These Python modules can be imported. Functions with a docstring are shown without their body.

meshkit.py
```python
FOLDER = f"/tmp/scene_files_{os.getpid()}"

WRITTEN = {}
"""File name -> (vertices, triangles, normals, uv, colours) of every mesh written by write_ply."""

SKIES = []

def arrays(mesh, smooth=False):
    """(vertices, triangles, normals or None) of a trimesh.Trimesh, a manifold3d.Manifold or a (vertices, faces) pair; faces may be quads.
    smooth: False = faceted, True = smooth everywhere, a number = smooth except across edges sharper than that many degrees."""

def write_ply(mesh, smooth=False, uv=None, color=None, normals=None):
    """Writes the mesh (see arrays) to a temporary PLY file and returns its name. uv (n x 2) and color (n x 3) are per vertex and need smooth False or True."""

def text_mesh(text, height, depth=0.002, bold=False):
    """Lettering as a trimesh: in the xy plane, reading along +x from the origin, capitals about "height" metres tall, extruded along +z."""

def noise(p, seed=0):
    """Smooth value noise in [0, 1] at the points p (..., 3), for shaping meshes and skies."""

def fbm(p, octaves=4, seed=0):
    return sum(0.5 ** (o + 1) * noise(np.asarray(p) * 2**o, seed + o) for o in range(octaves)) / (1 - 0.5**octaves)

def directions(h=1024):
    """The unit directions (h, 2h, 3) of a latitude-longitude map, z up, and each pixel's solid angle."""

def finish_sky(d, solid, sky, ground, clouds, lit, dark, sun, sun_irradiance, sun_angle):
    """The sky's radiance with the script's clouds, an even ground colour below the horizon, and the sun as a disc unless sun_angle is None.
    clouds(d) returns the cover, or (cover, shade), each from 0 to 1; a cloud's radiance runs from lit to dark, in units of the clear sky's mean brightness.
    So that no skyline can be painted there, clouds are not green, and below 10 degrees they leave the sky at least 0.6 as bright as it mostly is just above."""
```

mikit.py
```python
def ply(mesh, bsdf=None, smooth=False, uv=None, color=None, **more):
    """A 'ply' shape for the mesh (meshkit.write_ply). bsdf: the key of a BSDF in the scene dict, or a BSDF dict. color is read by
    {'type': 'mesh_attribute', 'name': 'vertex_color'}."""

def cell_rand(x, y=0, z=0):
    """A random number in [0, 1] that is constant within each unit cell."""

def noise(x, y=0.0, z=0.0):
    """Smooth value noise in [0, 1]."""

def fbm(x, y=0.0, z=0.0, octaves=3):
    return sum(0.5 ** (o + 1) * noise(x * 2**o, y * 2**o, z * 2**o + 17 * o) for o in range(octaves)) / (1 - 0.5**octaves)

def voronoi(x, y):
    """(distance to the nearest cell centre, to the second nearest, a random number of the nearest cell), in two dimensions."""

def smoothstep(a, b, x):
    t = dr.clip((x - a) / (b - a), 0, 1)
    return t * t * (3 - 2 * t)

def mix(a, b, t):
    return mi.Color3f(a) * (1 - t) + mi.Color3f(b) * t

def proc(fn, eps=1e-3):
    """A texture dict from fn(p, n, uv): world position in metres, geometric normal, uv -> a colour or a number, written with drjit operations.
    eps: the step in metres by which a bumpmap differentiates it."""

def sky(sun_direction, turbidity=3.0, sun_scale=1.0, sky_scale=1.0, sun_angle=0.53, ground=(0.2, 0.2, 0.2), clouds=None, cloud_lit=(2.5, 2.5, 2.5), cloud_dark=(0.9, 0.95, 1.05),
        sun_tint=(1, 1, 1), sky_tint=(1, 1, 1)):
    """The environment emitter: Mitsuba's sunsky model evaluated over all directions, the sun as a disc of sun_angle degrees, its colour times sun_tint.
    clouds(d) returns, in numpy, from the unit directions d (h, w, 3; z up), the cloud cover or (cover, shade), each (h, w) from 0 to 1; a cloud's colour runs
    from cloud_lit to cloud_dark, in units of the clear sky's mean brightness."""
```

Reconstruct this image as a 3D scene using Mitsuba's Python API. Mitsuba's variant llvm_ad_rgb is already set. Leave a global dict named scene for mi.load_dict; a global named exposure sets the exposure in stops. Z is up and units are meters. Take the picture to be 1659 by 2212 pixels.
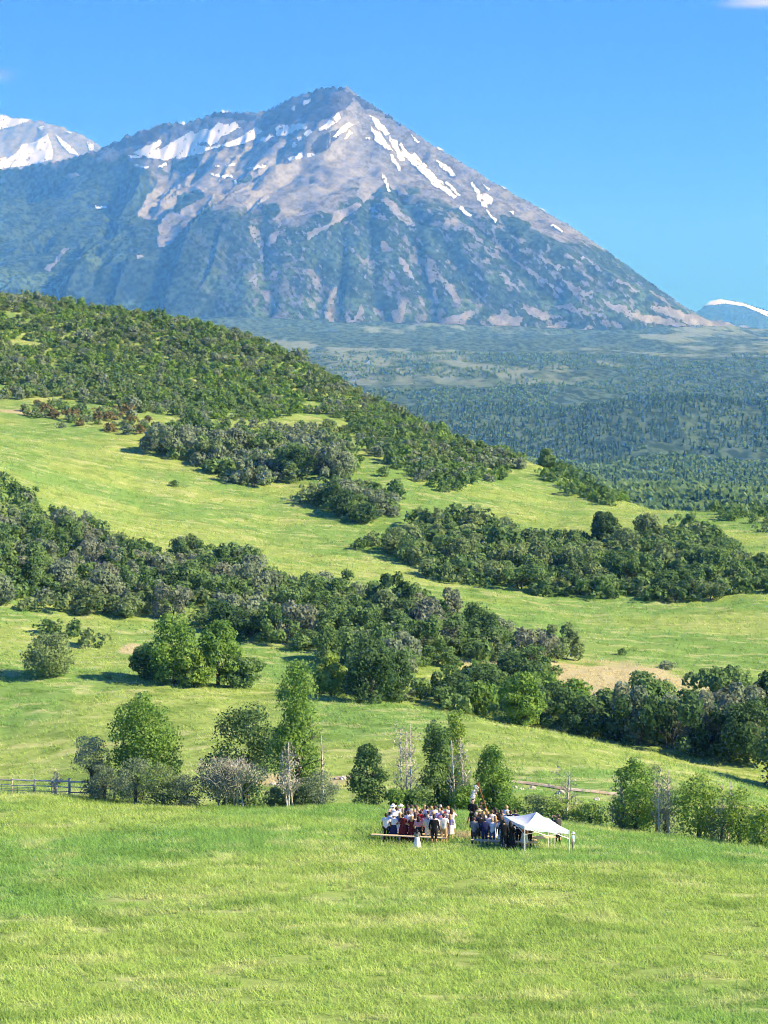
import math, random
import numpy as np, trimesh, manifold3d as m3, drjit as dr, mitsuba as mi
from scipy.interpolate import PchipInterpolator
from scipy.ndimage import map_coordinates
from shapely.geometry import Polygon, Point
import mikit, meshkit
T = mi.ScalarTransform4f
R = np.random.default_rng(7)
scene, labels = {}, {}

# ------------------------------------------------------------------ camera, sky, exposure
PITCH = math.radians(3.7)
FOC = 384 / math.tan(math.radians(12.5))
scene['camera'] = {'type': 'perspective', 'fov': 25.0, 'fov_axis': 'x', 'near_clip': 0.5, 'far_clip': 60000.0,
                   'to_world': T().look_at(origin=[0, 0, 0], target=[0, math.cos(PITCH), -math.sin(PITCH)], up=[0, 0, 1]),
                   'medium': {'type': 'ref', 'id': 'haze_air'}}
SUN_EL, SUN_AZ = math.radians(35), math.radians(-12)
SUN = [math.cos(SUN_EL) * math.cos(SUN_AZ), math.cos(SUN_EL) * math.sin(SUN_AZ), math.sin(SUN_EL)]


def clouds(d):
    """a few thin wisps in an otherwise clear sky"""
    az, el = np.arctan2(d[..., 0], d[..., 1]), np.arcsin(np.clip(d[..., 2], -1, 1))
    n = meshkit.fbm(np.stack([az * 9, el * 40, az * 0 + 3.3], -1), 4, 5)
    streak = meshkit.fbm(np.stack([az * 2.2 + 1.9, el * 6, az * 0], -1), 2, 11)
    wisp = 0
    for a, e, w, h in ((0.214, 0.2172, 0.022, 0.0032), (-0.245, 0.178, 0.03, 0.004), (0.9, 0.30, 0.2, 0.02), (-1.1, 0.36, 0.25, 0.03), (2.4, 0.25, 0.3, 0.02), (-2.3, 0.3, 0.2, 0.02)):
        wisp = wisp + np.exp(-((az - a) / w) ** 2 - ((el - e) / h) ** 2)
    return np.clip((n - 0.55) * 5, 0, 1) * np.clip((streak - 0.66) * 9, 0, 0.7) + np.clip(wisp * (0.4 + 1.2 * n) - 0.15, 0, 0.9)


scene['sky'] = mikit.sky(SUN, turbidity=2.5, clouds=clouds, sky_tint=(0.085, 0.315, 1.0), sun_tint=(0.93, 1.0, 0.98))
exposure = 2.85


# ------------------------------------------------------------------ small helpers
def rgb(*c):
    return {'type': 'rgb', 'value': [float(x) for x in c]}


def ray(u, v):
    """direction of a sight line, the photograph taken 1659 wide"""
    sx, sy = (u * 768 / 1659 - 384) / FOC, (512 - v * 768 / 1659) / FOC
    return np.array([sx, math.cos(PITCH) + sy * math.sin(PITCH), -math.sin(PITCH) + sy * math.cos(PITCH)])


def at(u, v, y):
    d = ray(u, v)
    return d * (y / d[1])


def diffuse(key, fn=None, color=None):
    scene[key] = {'type': 'twosided', 'nested': {'type': 'diffuse', 'reflectance': mikit.proc(fn) if fn else rgb(*color)}}


def grid_mesh(P):
    n, m = P.shape[:2]
    i, j = np.meshgrid(np.arange(n - 1), np.arange(m - 1), indexing='ij')
    a = i * m + j
    return P.reshape(-1, 3), np.stack([a, a + m, a + m + 1, a + 1], -1).reshape(-1, 4)


def fb(x, y, s, octaves=4, seed=0):
    x = np.asarray(x, float)
    return meshkit.fbm(np.stack([x / s, np.asarray(y) / s, np.zeros_like(x)], -1), octaves, seed) - 0.5


# ------------------------------------------------------------------ terrain: sight-lines of crests and draws -> one ground sheet
Y0 = 30.0


def line(*pts):
    """a crest or draw as (u, v, distance) -> (a, y, z) over the sheet's own coordinates a = x / (y + Y0)"""
    w = np.array([at(*p) for p in pts])
    return w[:, 0] / (w[:, 1] + Y0), w[:, 1], w[:, 2]


N5 = ((-300, 1700, 140), (0, 1714, 137), (270, 1727, 133), (430, 1743, 128), (750, 1747, 126), (1000, 1757, 124), (1240, 1783, 121), (1659, 1838, 112), (2000, 1890, 106))
N8 = ((-200, 1425, 208), (0, 1440, 205), (270, 1462, 200), (580, 1493, 195), (880, 1533, 185), (1100, 1578, 178), (1400, 1643, 168), (1659, 1722, 158), (2000, 1820, 150))
N15 = ((-400, 590, 650), (-200, 612, 640), (0, 634, 630), (160, 656, 625), (280, 674, 620), (430, 694, 610), (560, 733, 600), (650, 778, 590), (720, 818, 580), (800, 862, 560), (900, 912, 540),
       (1000, 955, 515), (1130, 990, 490), (1250, 1045, 460), (1400, 1100, 435), (1500, 1104, 430), (1659, 1108, 425), (2000, 1120, 420))


def shift(l, dy, dz):
    return l[0], l[1] + dy, l[2] + dz


LINES = [
    line((-900, 2212, 60), (0, 2212, 60), (1659, 2212, 60), (2500, 2212, 60)),
    line((-900, 2000, 79), (0, 2000, 79), (1659, 2010, 77), (2500, 2030, 77)),
    line((-300, 1835, 105), (0, 1835, 105), (800, 1834, 100), (1300, 1866, 97), (1659, 1905, 94), (2200, 1950, 92)),
    line(*N5), shift(line(*N5), 13, -3.4),
    line((-200, 1665, 165), (0, 1680, 165), (400, 1682, 160), (750, 1690, 155), (1100, 1692, 150), (1400, 1722, 145), (1659, 1757, 138), (2000, 1830, 132)),
    line(*N8), shift(line(*N8), 20, -2.6),
    line((-200, 1270, 255), (0, 1290, 255), (400, 1290, 270), (800, 1322, 270), (1200, 1430, 245), (1400, 1452, 240), (1659, 1480, 235), (2000, 1500, 230)),
    line((-200, 1120, 310), (0, 1150, 310), (400, 1200, 315), (800, 1250, 310), (1000, 1290, 300), (1200, 1330, 290), (1400, 1350, 285), (1659, 1362, 280), (2000, 1375, 280)),
    line((-200, 970, 375), (0, 1000, 375), (300, 1080, 375), (600, 1150, 362), (900, 1180, 355), (1200, 1205, 350), (1450, 1215, 345), (1659, 1218, 340), (2000, 1225, 340)),
    line((-200, 880, 455), (0, 905, 455), (300, 935, 450), (600, 1005, 430), (850, 1035, 420), (1000, 1072, 410), (1200, 1112, 402), (1400, 1128, 397), (1659, 1138, 392), (2000, 1150, 390)),
    line((-200, 750, 540), (0, 780, 540), (300, 812, 535), (600, 864, 520), (800, 925, 495), (1000, 1000, 467), (1200, 1072, 438), (1400, 1108, 418), (1659, 1118, 410), (2000, 1130, 405)),
    line(*N15), shift(line(*N15), 110, -34),
    line((-900, 1170, 1050), (600, 1165, 1050), (1200, 1150, 1050), (1659, 1150, 1050), (2500, 1150, 1050)),
    line((-900, 1090, 1450), (600, 1090, 1450), (1200, 1090, 1450), (1659, 1088, 1450), (2500, 1088, 1450)),
    line((-900, 1040, 1900), (600, 1020, 1900), (1100, 1015, 1900), (1300, 1035, 1900), (1659, 1050, 1900), (2500, 1050, 1900)),
    line((-900, 1050, 2150), (600, 1030, 2150), (1100, 1028, 2150), (1659, 1052, 2150), (2500, 1058, 2150)),
    line((-900, 985, 2700), (600, 985, 2700), (1100, 982, 2700), (1300, 1000, 2700), (1450, 985, 2700), (1659, 1000, 2700), (2500, 1000, 2700)),
    line((-900, 992, 2950), (600, 990, 2950), (1659, 1004, 2950), (2500, 1004, 2950)),
    line((-900, 900, 3700), (600, 895, 3700), (1000, 885, 3700), (1180, 892, 3700), (1350, 866, 3700), (1480, 858, 3700), (1600, 872, 3700), (1720, 862, 3700), (2500, 880, 3700)),
    line((-900, 880, 4150), (600, 872, 4150), (1300, 866, 4150), (1659, 868, 4150), (2500, 868, 4150)),
    line((-900, 800, 5200), (600, 800, 5200), (1659, 805, 5200), (2500, 805, 5200)),
    line((-900, 740, 6800), (600, 742, 6800), (1659, 752, 6800), (2500, 752, 6800)),
    line((-900, 690, 8600), (600, 698, 8600), (900, 716, 8600), (1250, 722, 8600), (1450, 716, 8600), (1659, 728, 8600), (2500, 745, 8600)),
    line((-900, 668, 9600), (600, 672, 9600), (1250, 700, 9600), (1659, 716, 9600), (2500, 735, 9600)),
]
ACOL = np.concatenate([np.arange(-0.72, -0.26, 0.023), np.arange(-0.26, 0.2601, 0.002), np.arange(0.283, 0.73, 0.023)])
LROW = np.arange(math.log(10.0), math.log(12600.0), 0.0105)
yk = np.array([np.full_like(ACOL, -22.0), np.full_like(ACOL, 0.0), np.full_like(ACOL, 30.0)] + [np.interp(ACOL, l[0], l[1]) for l in LINES] + [np.full_like(ACOL, 12700.0)])
zk = np.array([np.full_like(ACOL, 3.0), np.full_like(ACOL, -1.7), np.full_like(ACOL, -12.4)] + [np.interp(ACOL, l[0], l[2]) for l in LINES] + [np.full_like(ACOL, 100.0)])
ROWY = np.exp(LROW) - Y0
TZ = np.stack([PchipInterpolator(yk[:, i], zk[:, i])(ROWY) for i in range(len(ACOL))], 1)
TX = ACOL[None, :] * (ROWY[:, None] + Y0)
TY = np.broadcast_to(ROWY[:, None], TX.shape)
far = np.clip((TY - 900) / 600, 0, 1)
TZ = TZ + (1 - far) * (fb(TX, TY, 16, 3, 3) * 0.9 + fb(TX, TY, 3.2, 3, 4) * 0.34 * np.clip(TY / 150, 0.5, 2.2)) * np.clip((TY - 6) / 30, 0, 1) \
    + far * (fb(TX, TY, 500, 4, 6) * (34 + 60 * np.clip((TY - 6500) / 2000, 0, 1)) + fb(TX, TY, 110, 3, 7) * 16)


def ground(x, y):
    x, y = np.asarray(x, float), np.asarray(y, float)
    r = (np.log(y + Y0) - LROW[0]) / 0.0105
    c = np.interp(x / (y + Y0), ACOL, np.arange(len(ACOL)))
    return map_coordinates(TZ, [r.ravel(), c.ravel()], order=1, mode='nearest').reshape(x.shape)


def hit(u, v, lo=40.0, hi=8000.0):
    """the ground point on a sight line"""
    d = ray(u, v)
    ys = np.exp(np.linspace(math.log(lo), math.log(hi), 2600))
    p = d[None] * (ys / d[1])[:, None]
    below = p[:, 2] < ground(p[:, 0], p[:, 1])
    k = int(np.argmax(below)) if below.any() else len(ys) - 1
    return np.array([p[k, 0], p[k, 1], float(ground(p[k, 0], p[k, 1]))])


# meadow colours, by place: yellow and blue-green drifts, paler seed heads, bare ground where the slope is dry
DIRT = [(*hit(1290, 1470)[:2], 19.0, 17.0), (*hit(380, 1238)[:2], 3.0, 5.0), (*hit(285, 1405)[:2], 1.6, 3.0), (*hit(60, 893)[:2], 9.0, 4.0), (*hit(1001, 1806)[:2], 0.9, 2.6), (*hit(640, 1690)[:2], 6.0, 3.0), (*hit(1540, 1602)[:2], 5.0, 5.0)]


def meadow_color(p, n, uv):
    big = mikit.fbm(p.x / 21 + 5, p.y / 15, 0.0, 3)
    mid = mikit.fbm(p.x / 4.2, p.y / 2.4 + 9, 0.0, 4)
    fine = mikit.fbm(p.x / 0.42, p.y / 0.3, p.z / 0.5, 2)
    c = mikit.mix((0.184, 0.312, 0.084), (0.275, 0.368, 0.102), mikit.smoothstep(0.36, 0.62, big))
    c = mikit.mix(c, mi.Color3f(0.085, 0.175, 0.032), mikit.smoothstep(0.52, 0.74, mid) * 0.42)
    c = mikit.mix(c, mi.Color3f(0.46, 0.48, 0.22), mikit.smoothstep(0.56, 0.72, mikit.fbm(p.x / 3.1 + 40, p.y / 1.1, 0.0, 4)) * 0.55)
    c = c * (0.72 + 0.56 * fine)
    bare = mi.Float(0)
    for x, y, a, b in DIRT:
        q = dr.sqrt(dr.square((p.x - x) / a) + dr.square((p.y - y) / b)) + (mid - 0.5) * 1.1 + (fine - 0.5) * 0.5
        bare = dr.maximum(bare, 1 - mikit.smoothstep(0.6, 1.15, q))
    return mikit.mix(c, mikit.mix((0.42, 0.355, 0.19), (0.56, 0.48, 0.33), fine), bare * 0.8)


diffuse('meadow_soil', meadow_color)


def valley_color(p, n, uv):
    w = mikit.fbm(p.x / 420, p.y / 700, 0.0, 5)
    t = mikit.fbm(p.x / 15, p.y / 34, 0.0, 3)
    c = mikit.mix((0.032, 0.066, 0.046), (0.095, 0.150, 0.085), mikit.smoothstep(0.3, 0.7, t))
    field = mikit.smoothstep(0.545, 0.62, w) * mikit.smoothstep(3600, 5200, p.y) * mikit.smoothstep(0.3, 0.6, mikit.fbm(p.x / 60, p.y / 200, 3.0, 3))
    c = mikit.mix(c, mi.Color3f(0.32, 0.38, 0.27), field * 0.5)
    return c


diffuse('valley_woods', valley_color)
cut = int(np.searchsorted(ROWY, 760))
P = np.stack([TX, TY, TZ], -1)
scene['meadow'] = mikit.ply(grid_mesh(P[:cut + 1, :]), 'meadow_soil', smooth=True)
labels['meadow'] = {'kind': 'structure', 'label': 'green hillside meadows falling from the camera and rising to the brushy hill'}
scene['valley'] = mikit.ply(grid_mesh(P[cut:, :]), 'valley_woods', smooth=True)
labels['valley'] = {'kind': 'structure', 'label': 'hazy wooded valley and bench below the mountain'}

# ------------------------------------------------------------------ mountains: ridges with their falls, gullies and forest relief
RIDGES = [  # (u, v, distance) ...; headwall drop, its length, slope of the fall
    ([(-900, 520, 12000), (-300, 420, 11600), (0, 364, 11400), (120, 347, 11300), (205, 324, 11200), (290, 287, 11150), (360, 264, 11150), (410, 262, 11100), (470, 241, 11050), (520, 243, 11000), (570, 240, 10980),
      (620, 213, 10900), (680, 193, 10850), (720, 185, 10800), (750, 188, 10770)], 260, 130, 0.44),
    ([(750, 188, 10770), (790, 217, 10750), (830, 240, 10720), (870, 269, 10680), (920, 302, 10640), (1000, 351, 10560), (1100, 411, 10450), (1200, 466, 10330), (1300, 531, 10180), (1400, 603, 9980), (1480, 658, 9780),
      (1540, 696, 9600), (1659, 722, 9350), (2000, 760, 9100)], 0, 100, 0.80),
    ([(750, 188, 10770), (765, 232, 10640), (785, 300, 10420), (800, 372, 10180), (792, 402, 10060), (790, 520, 9640), (770, 640, 9150)], 0, 100, 0.78),
    ([(797, 395, 10080), (700, 440, 9960), (640, 488, 9800), (560, 560, 9520), (500, 640, 9200)], 0, 100, 0.62),
    ([(800, 385, 10120), (880, 450, 9950), (960, 540, 9660), (1040, 640, 9220)], 0, 100, 0.72),
    ([(500, 400, 10420), (440, 470, 10120), (350, 530, 9820), (300, 620, 9420)], 0, 100, 0.55),
    ([(-700, 470, 10900), (-150, 440, 10700), (100, 430, 10560), (250, 470, 10350), (330, 500, 10100)], 0, 100, 0.42),
    ([(-500, 500, 10300), (0, 520, 9900), (160, 590, 9400), (220, 660, 9000)], 0, 100, 0.40),
    ([(1080, 410, 10420), (1130, 500, 10020), (1190, 590, 9620), (1230, 680, 9150)], 0, 100, 0.74),
]


def ridge_fall(X, Y, pts, head, length, slope, seed, size=1.0):
    w = np.array([at(*p) for p in pts])
    best, bs, bz = np.full(X.shape, 1e9), np.zeros(X.shape), np.zeros(X.shape)
    s0 = 0.0
    for a, b in zip(w[:-1], w[1:]):
        e = b[:2] - a[:2]
        L = np.linalg.norm(e)
        t = np.clip(((X - a[0]) * e[0] + (Y - a[1]) * e[1]) / L**2, 0, 1)
        d = np.hypot(X - a[0] - t * e[0], Y - a[1] - t * e[1])
        near = d < best
        best, bs, bz = np.where(near, d, best), np.where(near, s0 + t * L, bs), np.where(near, a[2] + t * (b[2] - a[2]), bz)
        s0 += L
    warp = fb(X, Y, 500, 3, seed + 30) * 160
    rib = np.abs(2 * (meshkit.fbm(np.stack([(bs + warp) / 330, best / 2600, X * 0 + seed], -1), 4, seed) - 0.5))
    rib2 = np.abs(2 * (meshkit.fbm(np.stack([(bs + warp) / 95, best / 900, X * 0 + seed], -1), 3, seed + 9) - 0.5))
    grow = np.clip(best / 350, 0, 1) * size
    return bz - head * (1 - np.exp(-best / length)) - slope * best - grow * (250 * rib ** 0.8 + 105 * rib2) + grow * 75


class Massif:
    """a height field on a regular plan grid"""

    def __init__(self, xs, ys, step, ridges, seed, skyline, foot, size=1.0):
        self.x0, self.y0, self.step = xs, ys, step
        self.X, self.Y = np.meshgrid(np.arange(xs, -xs + 1 if xs < 0 and skyline is not None else xs + 4600, step), np.arange(ys, ys + 4600, step), indexing='ij')
        st = np.stack([ridge_fall(self.X, self.Y, *r, seed + 7 * k, size) for k, r in enumerate(ridges)])
        top = st.max(0)
        Z = top + 13 * np.log(np.exp((st - top) / 22).sum(0))
        Z -= np.clip(foot + fb(self.X, self.Y, 700, 3, seed + 60) * 300 - self.Y, 0, None) * 0.95
        Z += (0.25 - np.abs(fb(self.X, self.Y, 300, 4, seed + 61))) * 130 * size + fb(self.X, self.Y, 42, 2, seed + 62) * 17 + fb(self.X, self.Y, 110, 2, seed + 63) * 26
        if skyline is not None:                                   # bring the crest to its surveyed height, column by column
            tgt = np.array([at(u, v, 10000.0) for u, v in skyline]) / 10000.0
            A = self.X / self.Y
            edges = np.linspace(-0.3, 0.3, 301)
            bins = np.digitize(A, edges)
            slope = np.full(302, -9.0)
            np.maximum.at(slope, bins.ravel(), (Z / self.Y).ravel())
            mid = (edges[1:] + edges[:-1]) / 2
            want = np.interp(mid, tgt[:, 0], tgt[:, 2]) - slope[1:301]
            want = np.convolve(np.pad(want, 2, mode='edge'), np.ones(5) / 5, 'valid')
            Z += np.interp(A, mid, want) * self.Y * np.clip((self.Y - np.interp(A, (0.08, 0.16), (9000, 8500))) / np.interp(A, (0.08, 0.16), (1300, 500)), 0, 1)
        self.Z = Z

    def z(self, x, y):
        return map_coordinates(self.Z, [(np.asarray(x) - self.x0) / self.step, (np.asarray(y) - self.y0) / self.step], order=1, mode='nearest')

    def hit(self, u, v):
        d = ray(u, v)
        ys = np.arange(self.y0 + 50, self.Y.max() - 50, 5.0)
        p = d[None] * (ys / d[1])[:, None]
        below = p[:, 2] < self.z(p[:, 0], p[:, 1])
        return p[int(np.argmax(below))] if below.any() else None

    def drape(self, poly, lift, seed, rough=3.2, ground_z=None):
        """a sheet of snow, scree or cliff lying on the slope, its outline frayed"""
        poly = np.array(poly, float)
        q = []
        for a, b in zip(poly, np.roll(poly, -1, 0)):
            n = max(2, int(np.linalg.norm(b - a) / 2.5))
            q += [a + (b - a) * t / n for t in range(n)]
        q = np.array(q)
        n1 = np.stack([meshkit.fbm(np.stack([q[:, 0] / 9, q[:, 1] / 9, q[:, 0] * 0 + k], -1), 4, seed + k) - 0.5 for k in (0, 5)], -1)
        q = q + n1 * rough * 2.2
        w = []
        for u, v in q:
            for dv in (0, 3, 6, 10, 15):
                h = self.hit(u, v + dv)
                if h is not None:
                    w.append(h[:2])
                    break
        if len(w) < 4:
            return None
        pg = Polygon(w).buffer(0)
        parts = []
        for g in getattr(pg, 'geoms', [pg]):
            if g.area < 150:
                continue
            v, f = trimesh.creation.triangulate_polygon(g, engine='earcut')
            v, f = trimesh.remesh.subdivide_to_size(np.column_stack([v, np.zeros(len(v))]), f, max(19.0, self.step * 1.2), max_iter=14)
            m = trimesh.Trimesh(v, f)
            m.merge_vertices()
            z = self.z(m.vertices[:, 0], m.vertices[:, 1])
            if ground_z is not None:
                z = np.maximum(z, ground_z(m.vertices[:, 0], m.vertices[:, 1]))
            m.vertices[:, 2] = z + lift
            parts.append(m)
        return trimesh.util.concatenate(parts) if parts else None


SKYLINE = [(-900, 520), (-300, 420), (0, 366), (120, 349), (205, 326), (290, 288), (360, 265), (410, 263), (470, 241), (520, 243), (570, 241), (620, 214), (680, 194), (720, 186), (752, 189), (790, 218), (830, 241), (870, 270), (920, 303),
           (1000, 352), (1100, 413), (1200, 468), (1300, 533), (1400, 606), (1480, 661), (1520, 687), (1550, 693), (1659, 714), (1800, 745), (2000, 790), (2600, 900)]
main = Massif(-3450.0, 7800.0, 15.0, RIDGES, 100, SKYLINE, 9150)
for path in ([(800, 420), (796, 520), (806, 620), (828, 705)], [(692, 560), (688, 640), (684, 700)], [(850, 392), (905, 468), (990, 570), (1060, 660)], [(1010, 470), (1110, 560), (1200, 640)], [(560, 500), (566, 570), (580, 660)], [(745, 450), (735, 560), (725, 690)], [(890, 500), (920, 600), (940, 700)],
             [(640, 270), (600, 330), (540, 400)], [(250, 420), (230, 520), (200, 600)]):
    w = [main.hit(*q) for q in path]
    d = np.full(main.X.shape, 1e9)
    for a, b in zip(w[:-1], w[1:]):
        e = b[:2] - a[:2]
        t = np.clip(((main.X - a[0]) * e[0] + (main.Y - a[1]) * e[1]) / e.dot(e), 0, 1)
        d = np.minimum(d, np.hypot(main.X - a[0] - t * e[0], main.Y - a[1] - t * e[1]))
    main.Z -= 55 * np.exp(-(np.abs(d + 30 * fb(main.X, main.Y, 120, 2, 5)) / 42) ** 1.4)
TREELINE = [(-2600, 1500), (-1900, 1560), (-1500, 1450), (-1250, 1330), (-900, 1020), (-350, 960), (-80, 1140), (150, 1160), (500, 990), (900, 880), (1300, 860), (2600, 860)]


def wooded(p):
    t = mikit.fbm(p.x / 17, p.y / 17, p.z / 24, 3)
    c = mikit.mix((0.010, 0.024, 0.016), (0.048, 0.078, 0.036), mikit.smoothstep(0.3, 0.7, t))
    aspen = mikit.smoothstep(0.5, 0.62, mikit.fbm(p.x / 300, p.y / 300, p.z / 160, 3)) * (1 - mikit.smoothstep(550, 1000, p.z))
    return mikit.mix(c, c * 1.9, aspen)


def stony(p, a, b):
    r = mikit.fbm(p.x / 38, p.y / 90, p.z / 38, 4)
    f = mikit.fbm(p.x / 11, p.y / 60, p.z / 14, 2)
    return mikit.mix(a, b, mikit.smoothstep(0.25, 0.75, r * 0.65 + f * 0.35))


def mountain_color(p, n, uv):
    line_z = mi.Float(TREELINE[0][1])
    for (x0, z0), (x1, z1) in zip(TREELINE[:-1], TREELINE[1:]):
        line_z += (z1 - z0) * dr.clip((p.x - x0) / (x1 - x0), 0, 1)
    patchy = mikit.fbm(p.x / 150, p.y / 150, p.z / 190, 5) - 0.5
    wood = 1 - mikit.smoothstep(-35, 35, p.z - line_z - patchy * 380)
    streak = mikit.fbm(p.x / 55 + p.z / 60, p.y / 420, p.z / 300, 4)
    speck = mikit.fbm(p.x / 17 + p.z / 40, p.y / 60, p.z / 30, 3)
    wood *= 1 - mikit.smoothstep(0.545, 0.605, streak * 0.45 + speck * 0.55) * 0.85 * mikit.smoothstep(-1300, -300, p.x)
    return mikit.mix(stony(p, (0.085, 0.088, 0.094), (0.235, 0.238, 0.242)), wooded(p), wood)


diffuse('mountain_ground', mountain_color)
diffuse('mountain_woods', lambda p, n, uv: wooded(p))


def scree_color(p, n, uv):
    tufts = mikit.fbm(p.x / 60, p.y / 120, p.z / 60, 4) * 0.6 + mikit.fbm(p.x / 13, p.y / 30, p.z / 15, 2) * 0.4
    return mikit.mix(stony(p, (0.15, 0.153, 0.16), (0.29, 0.295, 0.30)), wooded(p), mikit.smoothstep(0.61, 0.67, tufts) * (1 - mikit.smoothstep(800, 1150, p.z)))


diffuse('scree', scree_color)
diffuse('shade_toned_rock', lambda p, n, uv: stony(p, (0.020, 0.023, 0.028), (0.07, 0.072, 0.078)))  # dark rock with the shade of the summit faces painted into its colour


def snow_color(p, n, uv):
    c = mi.Color3f(0.88, 0.89, 0.91) * (0.88 + 0.14 * mikit.fbm(p.x / 60, p.y / 60, p.z / 60, 2))
    thin = mikit.fbm(p.x / 22, p.y / 90, p.z / 40, 3)
    return mikit.mix(c, stony(p, (0.13, 0.125, 0.13), (0.27, 0.26, 0.26)), mikit.smoothstep(0.68, 0.73, thin))


diffuse('snow', snow_color)
scene['mountain'] = mikit.ply(grid_mesh(np.stack([main.X, main.Y, main.Z], -1)), 'mountain_ground', smooth=True)
labels['mountain'] = {'kind': 'structure', 'label': 'great pyramid shaped mountain with forested flanks, grey scree and snow patches'}


def L1(*q):      # outlines measured on two enlargements of the photograph
    return [(x * 0.5, 144 + y * 0.5) for x, y in zip(q[::2], q[1::2])]


def L2(*q):
    return [(691.2 + x * 0.5833, 144 + y * 0.5833) for x, y in zip(q[::2], q[1::2])]


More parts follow.
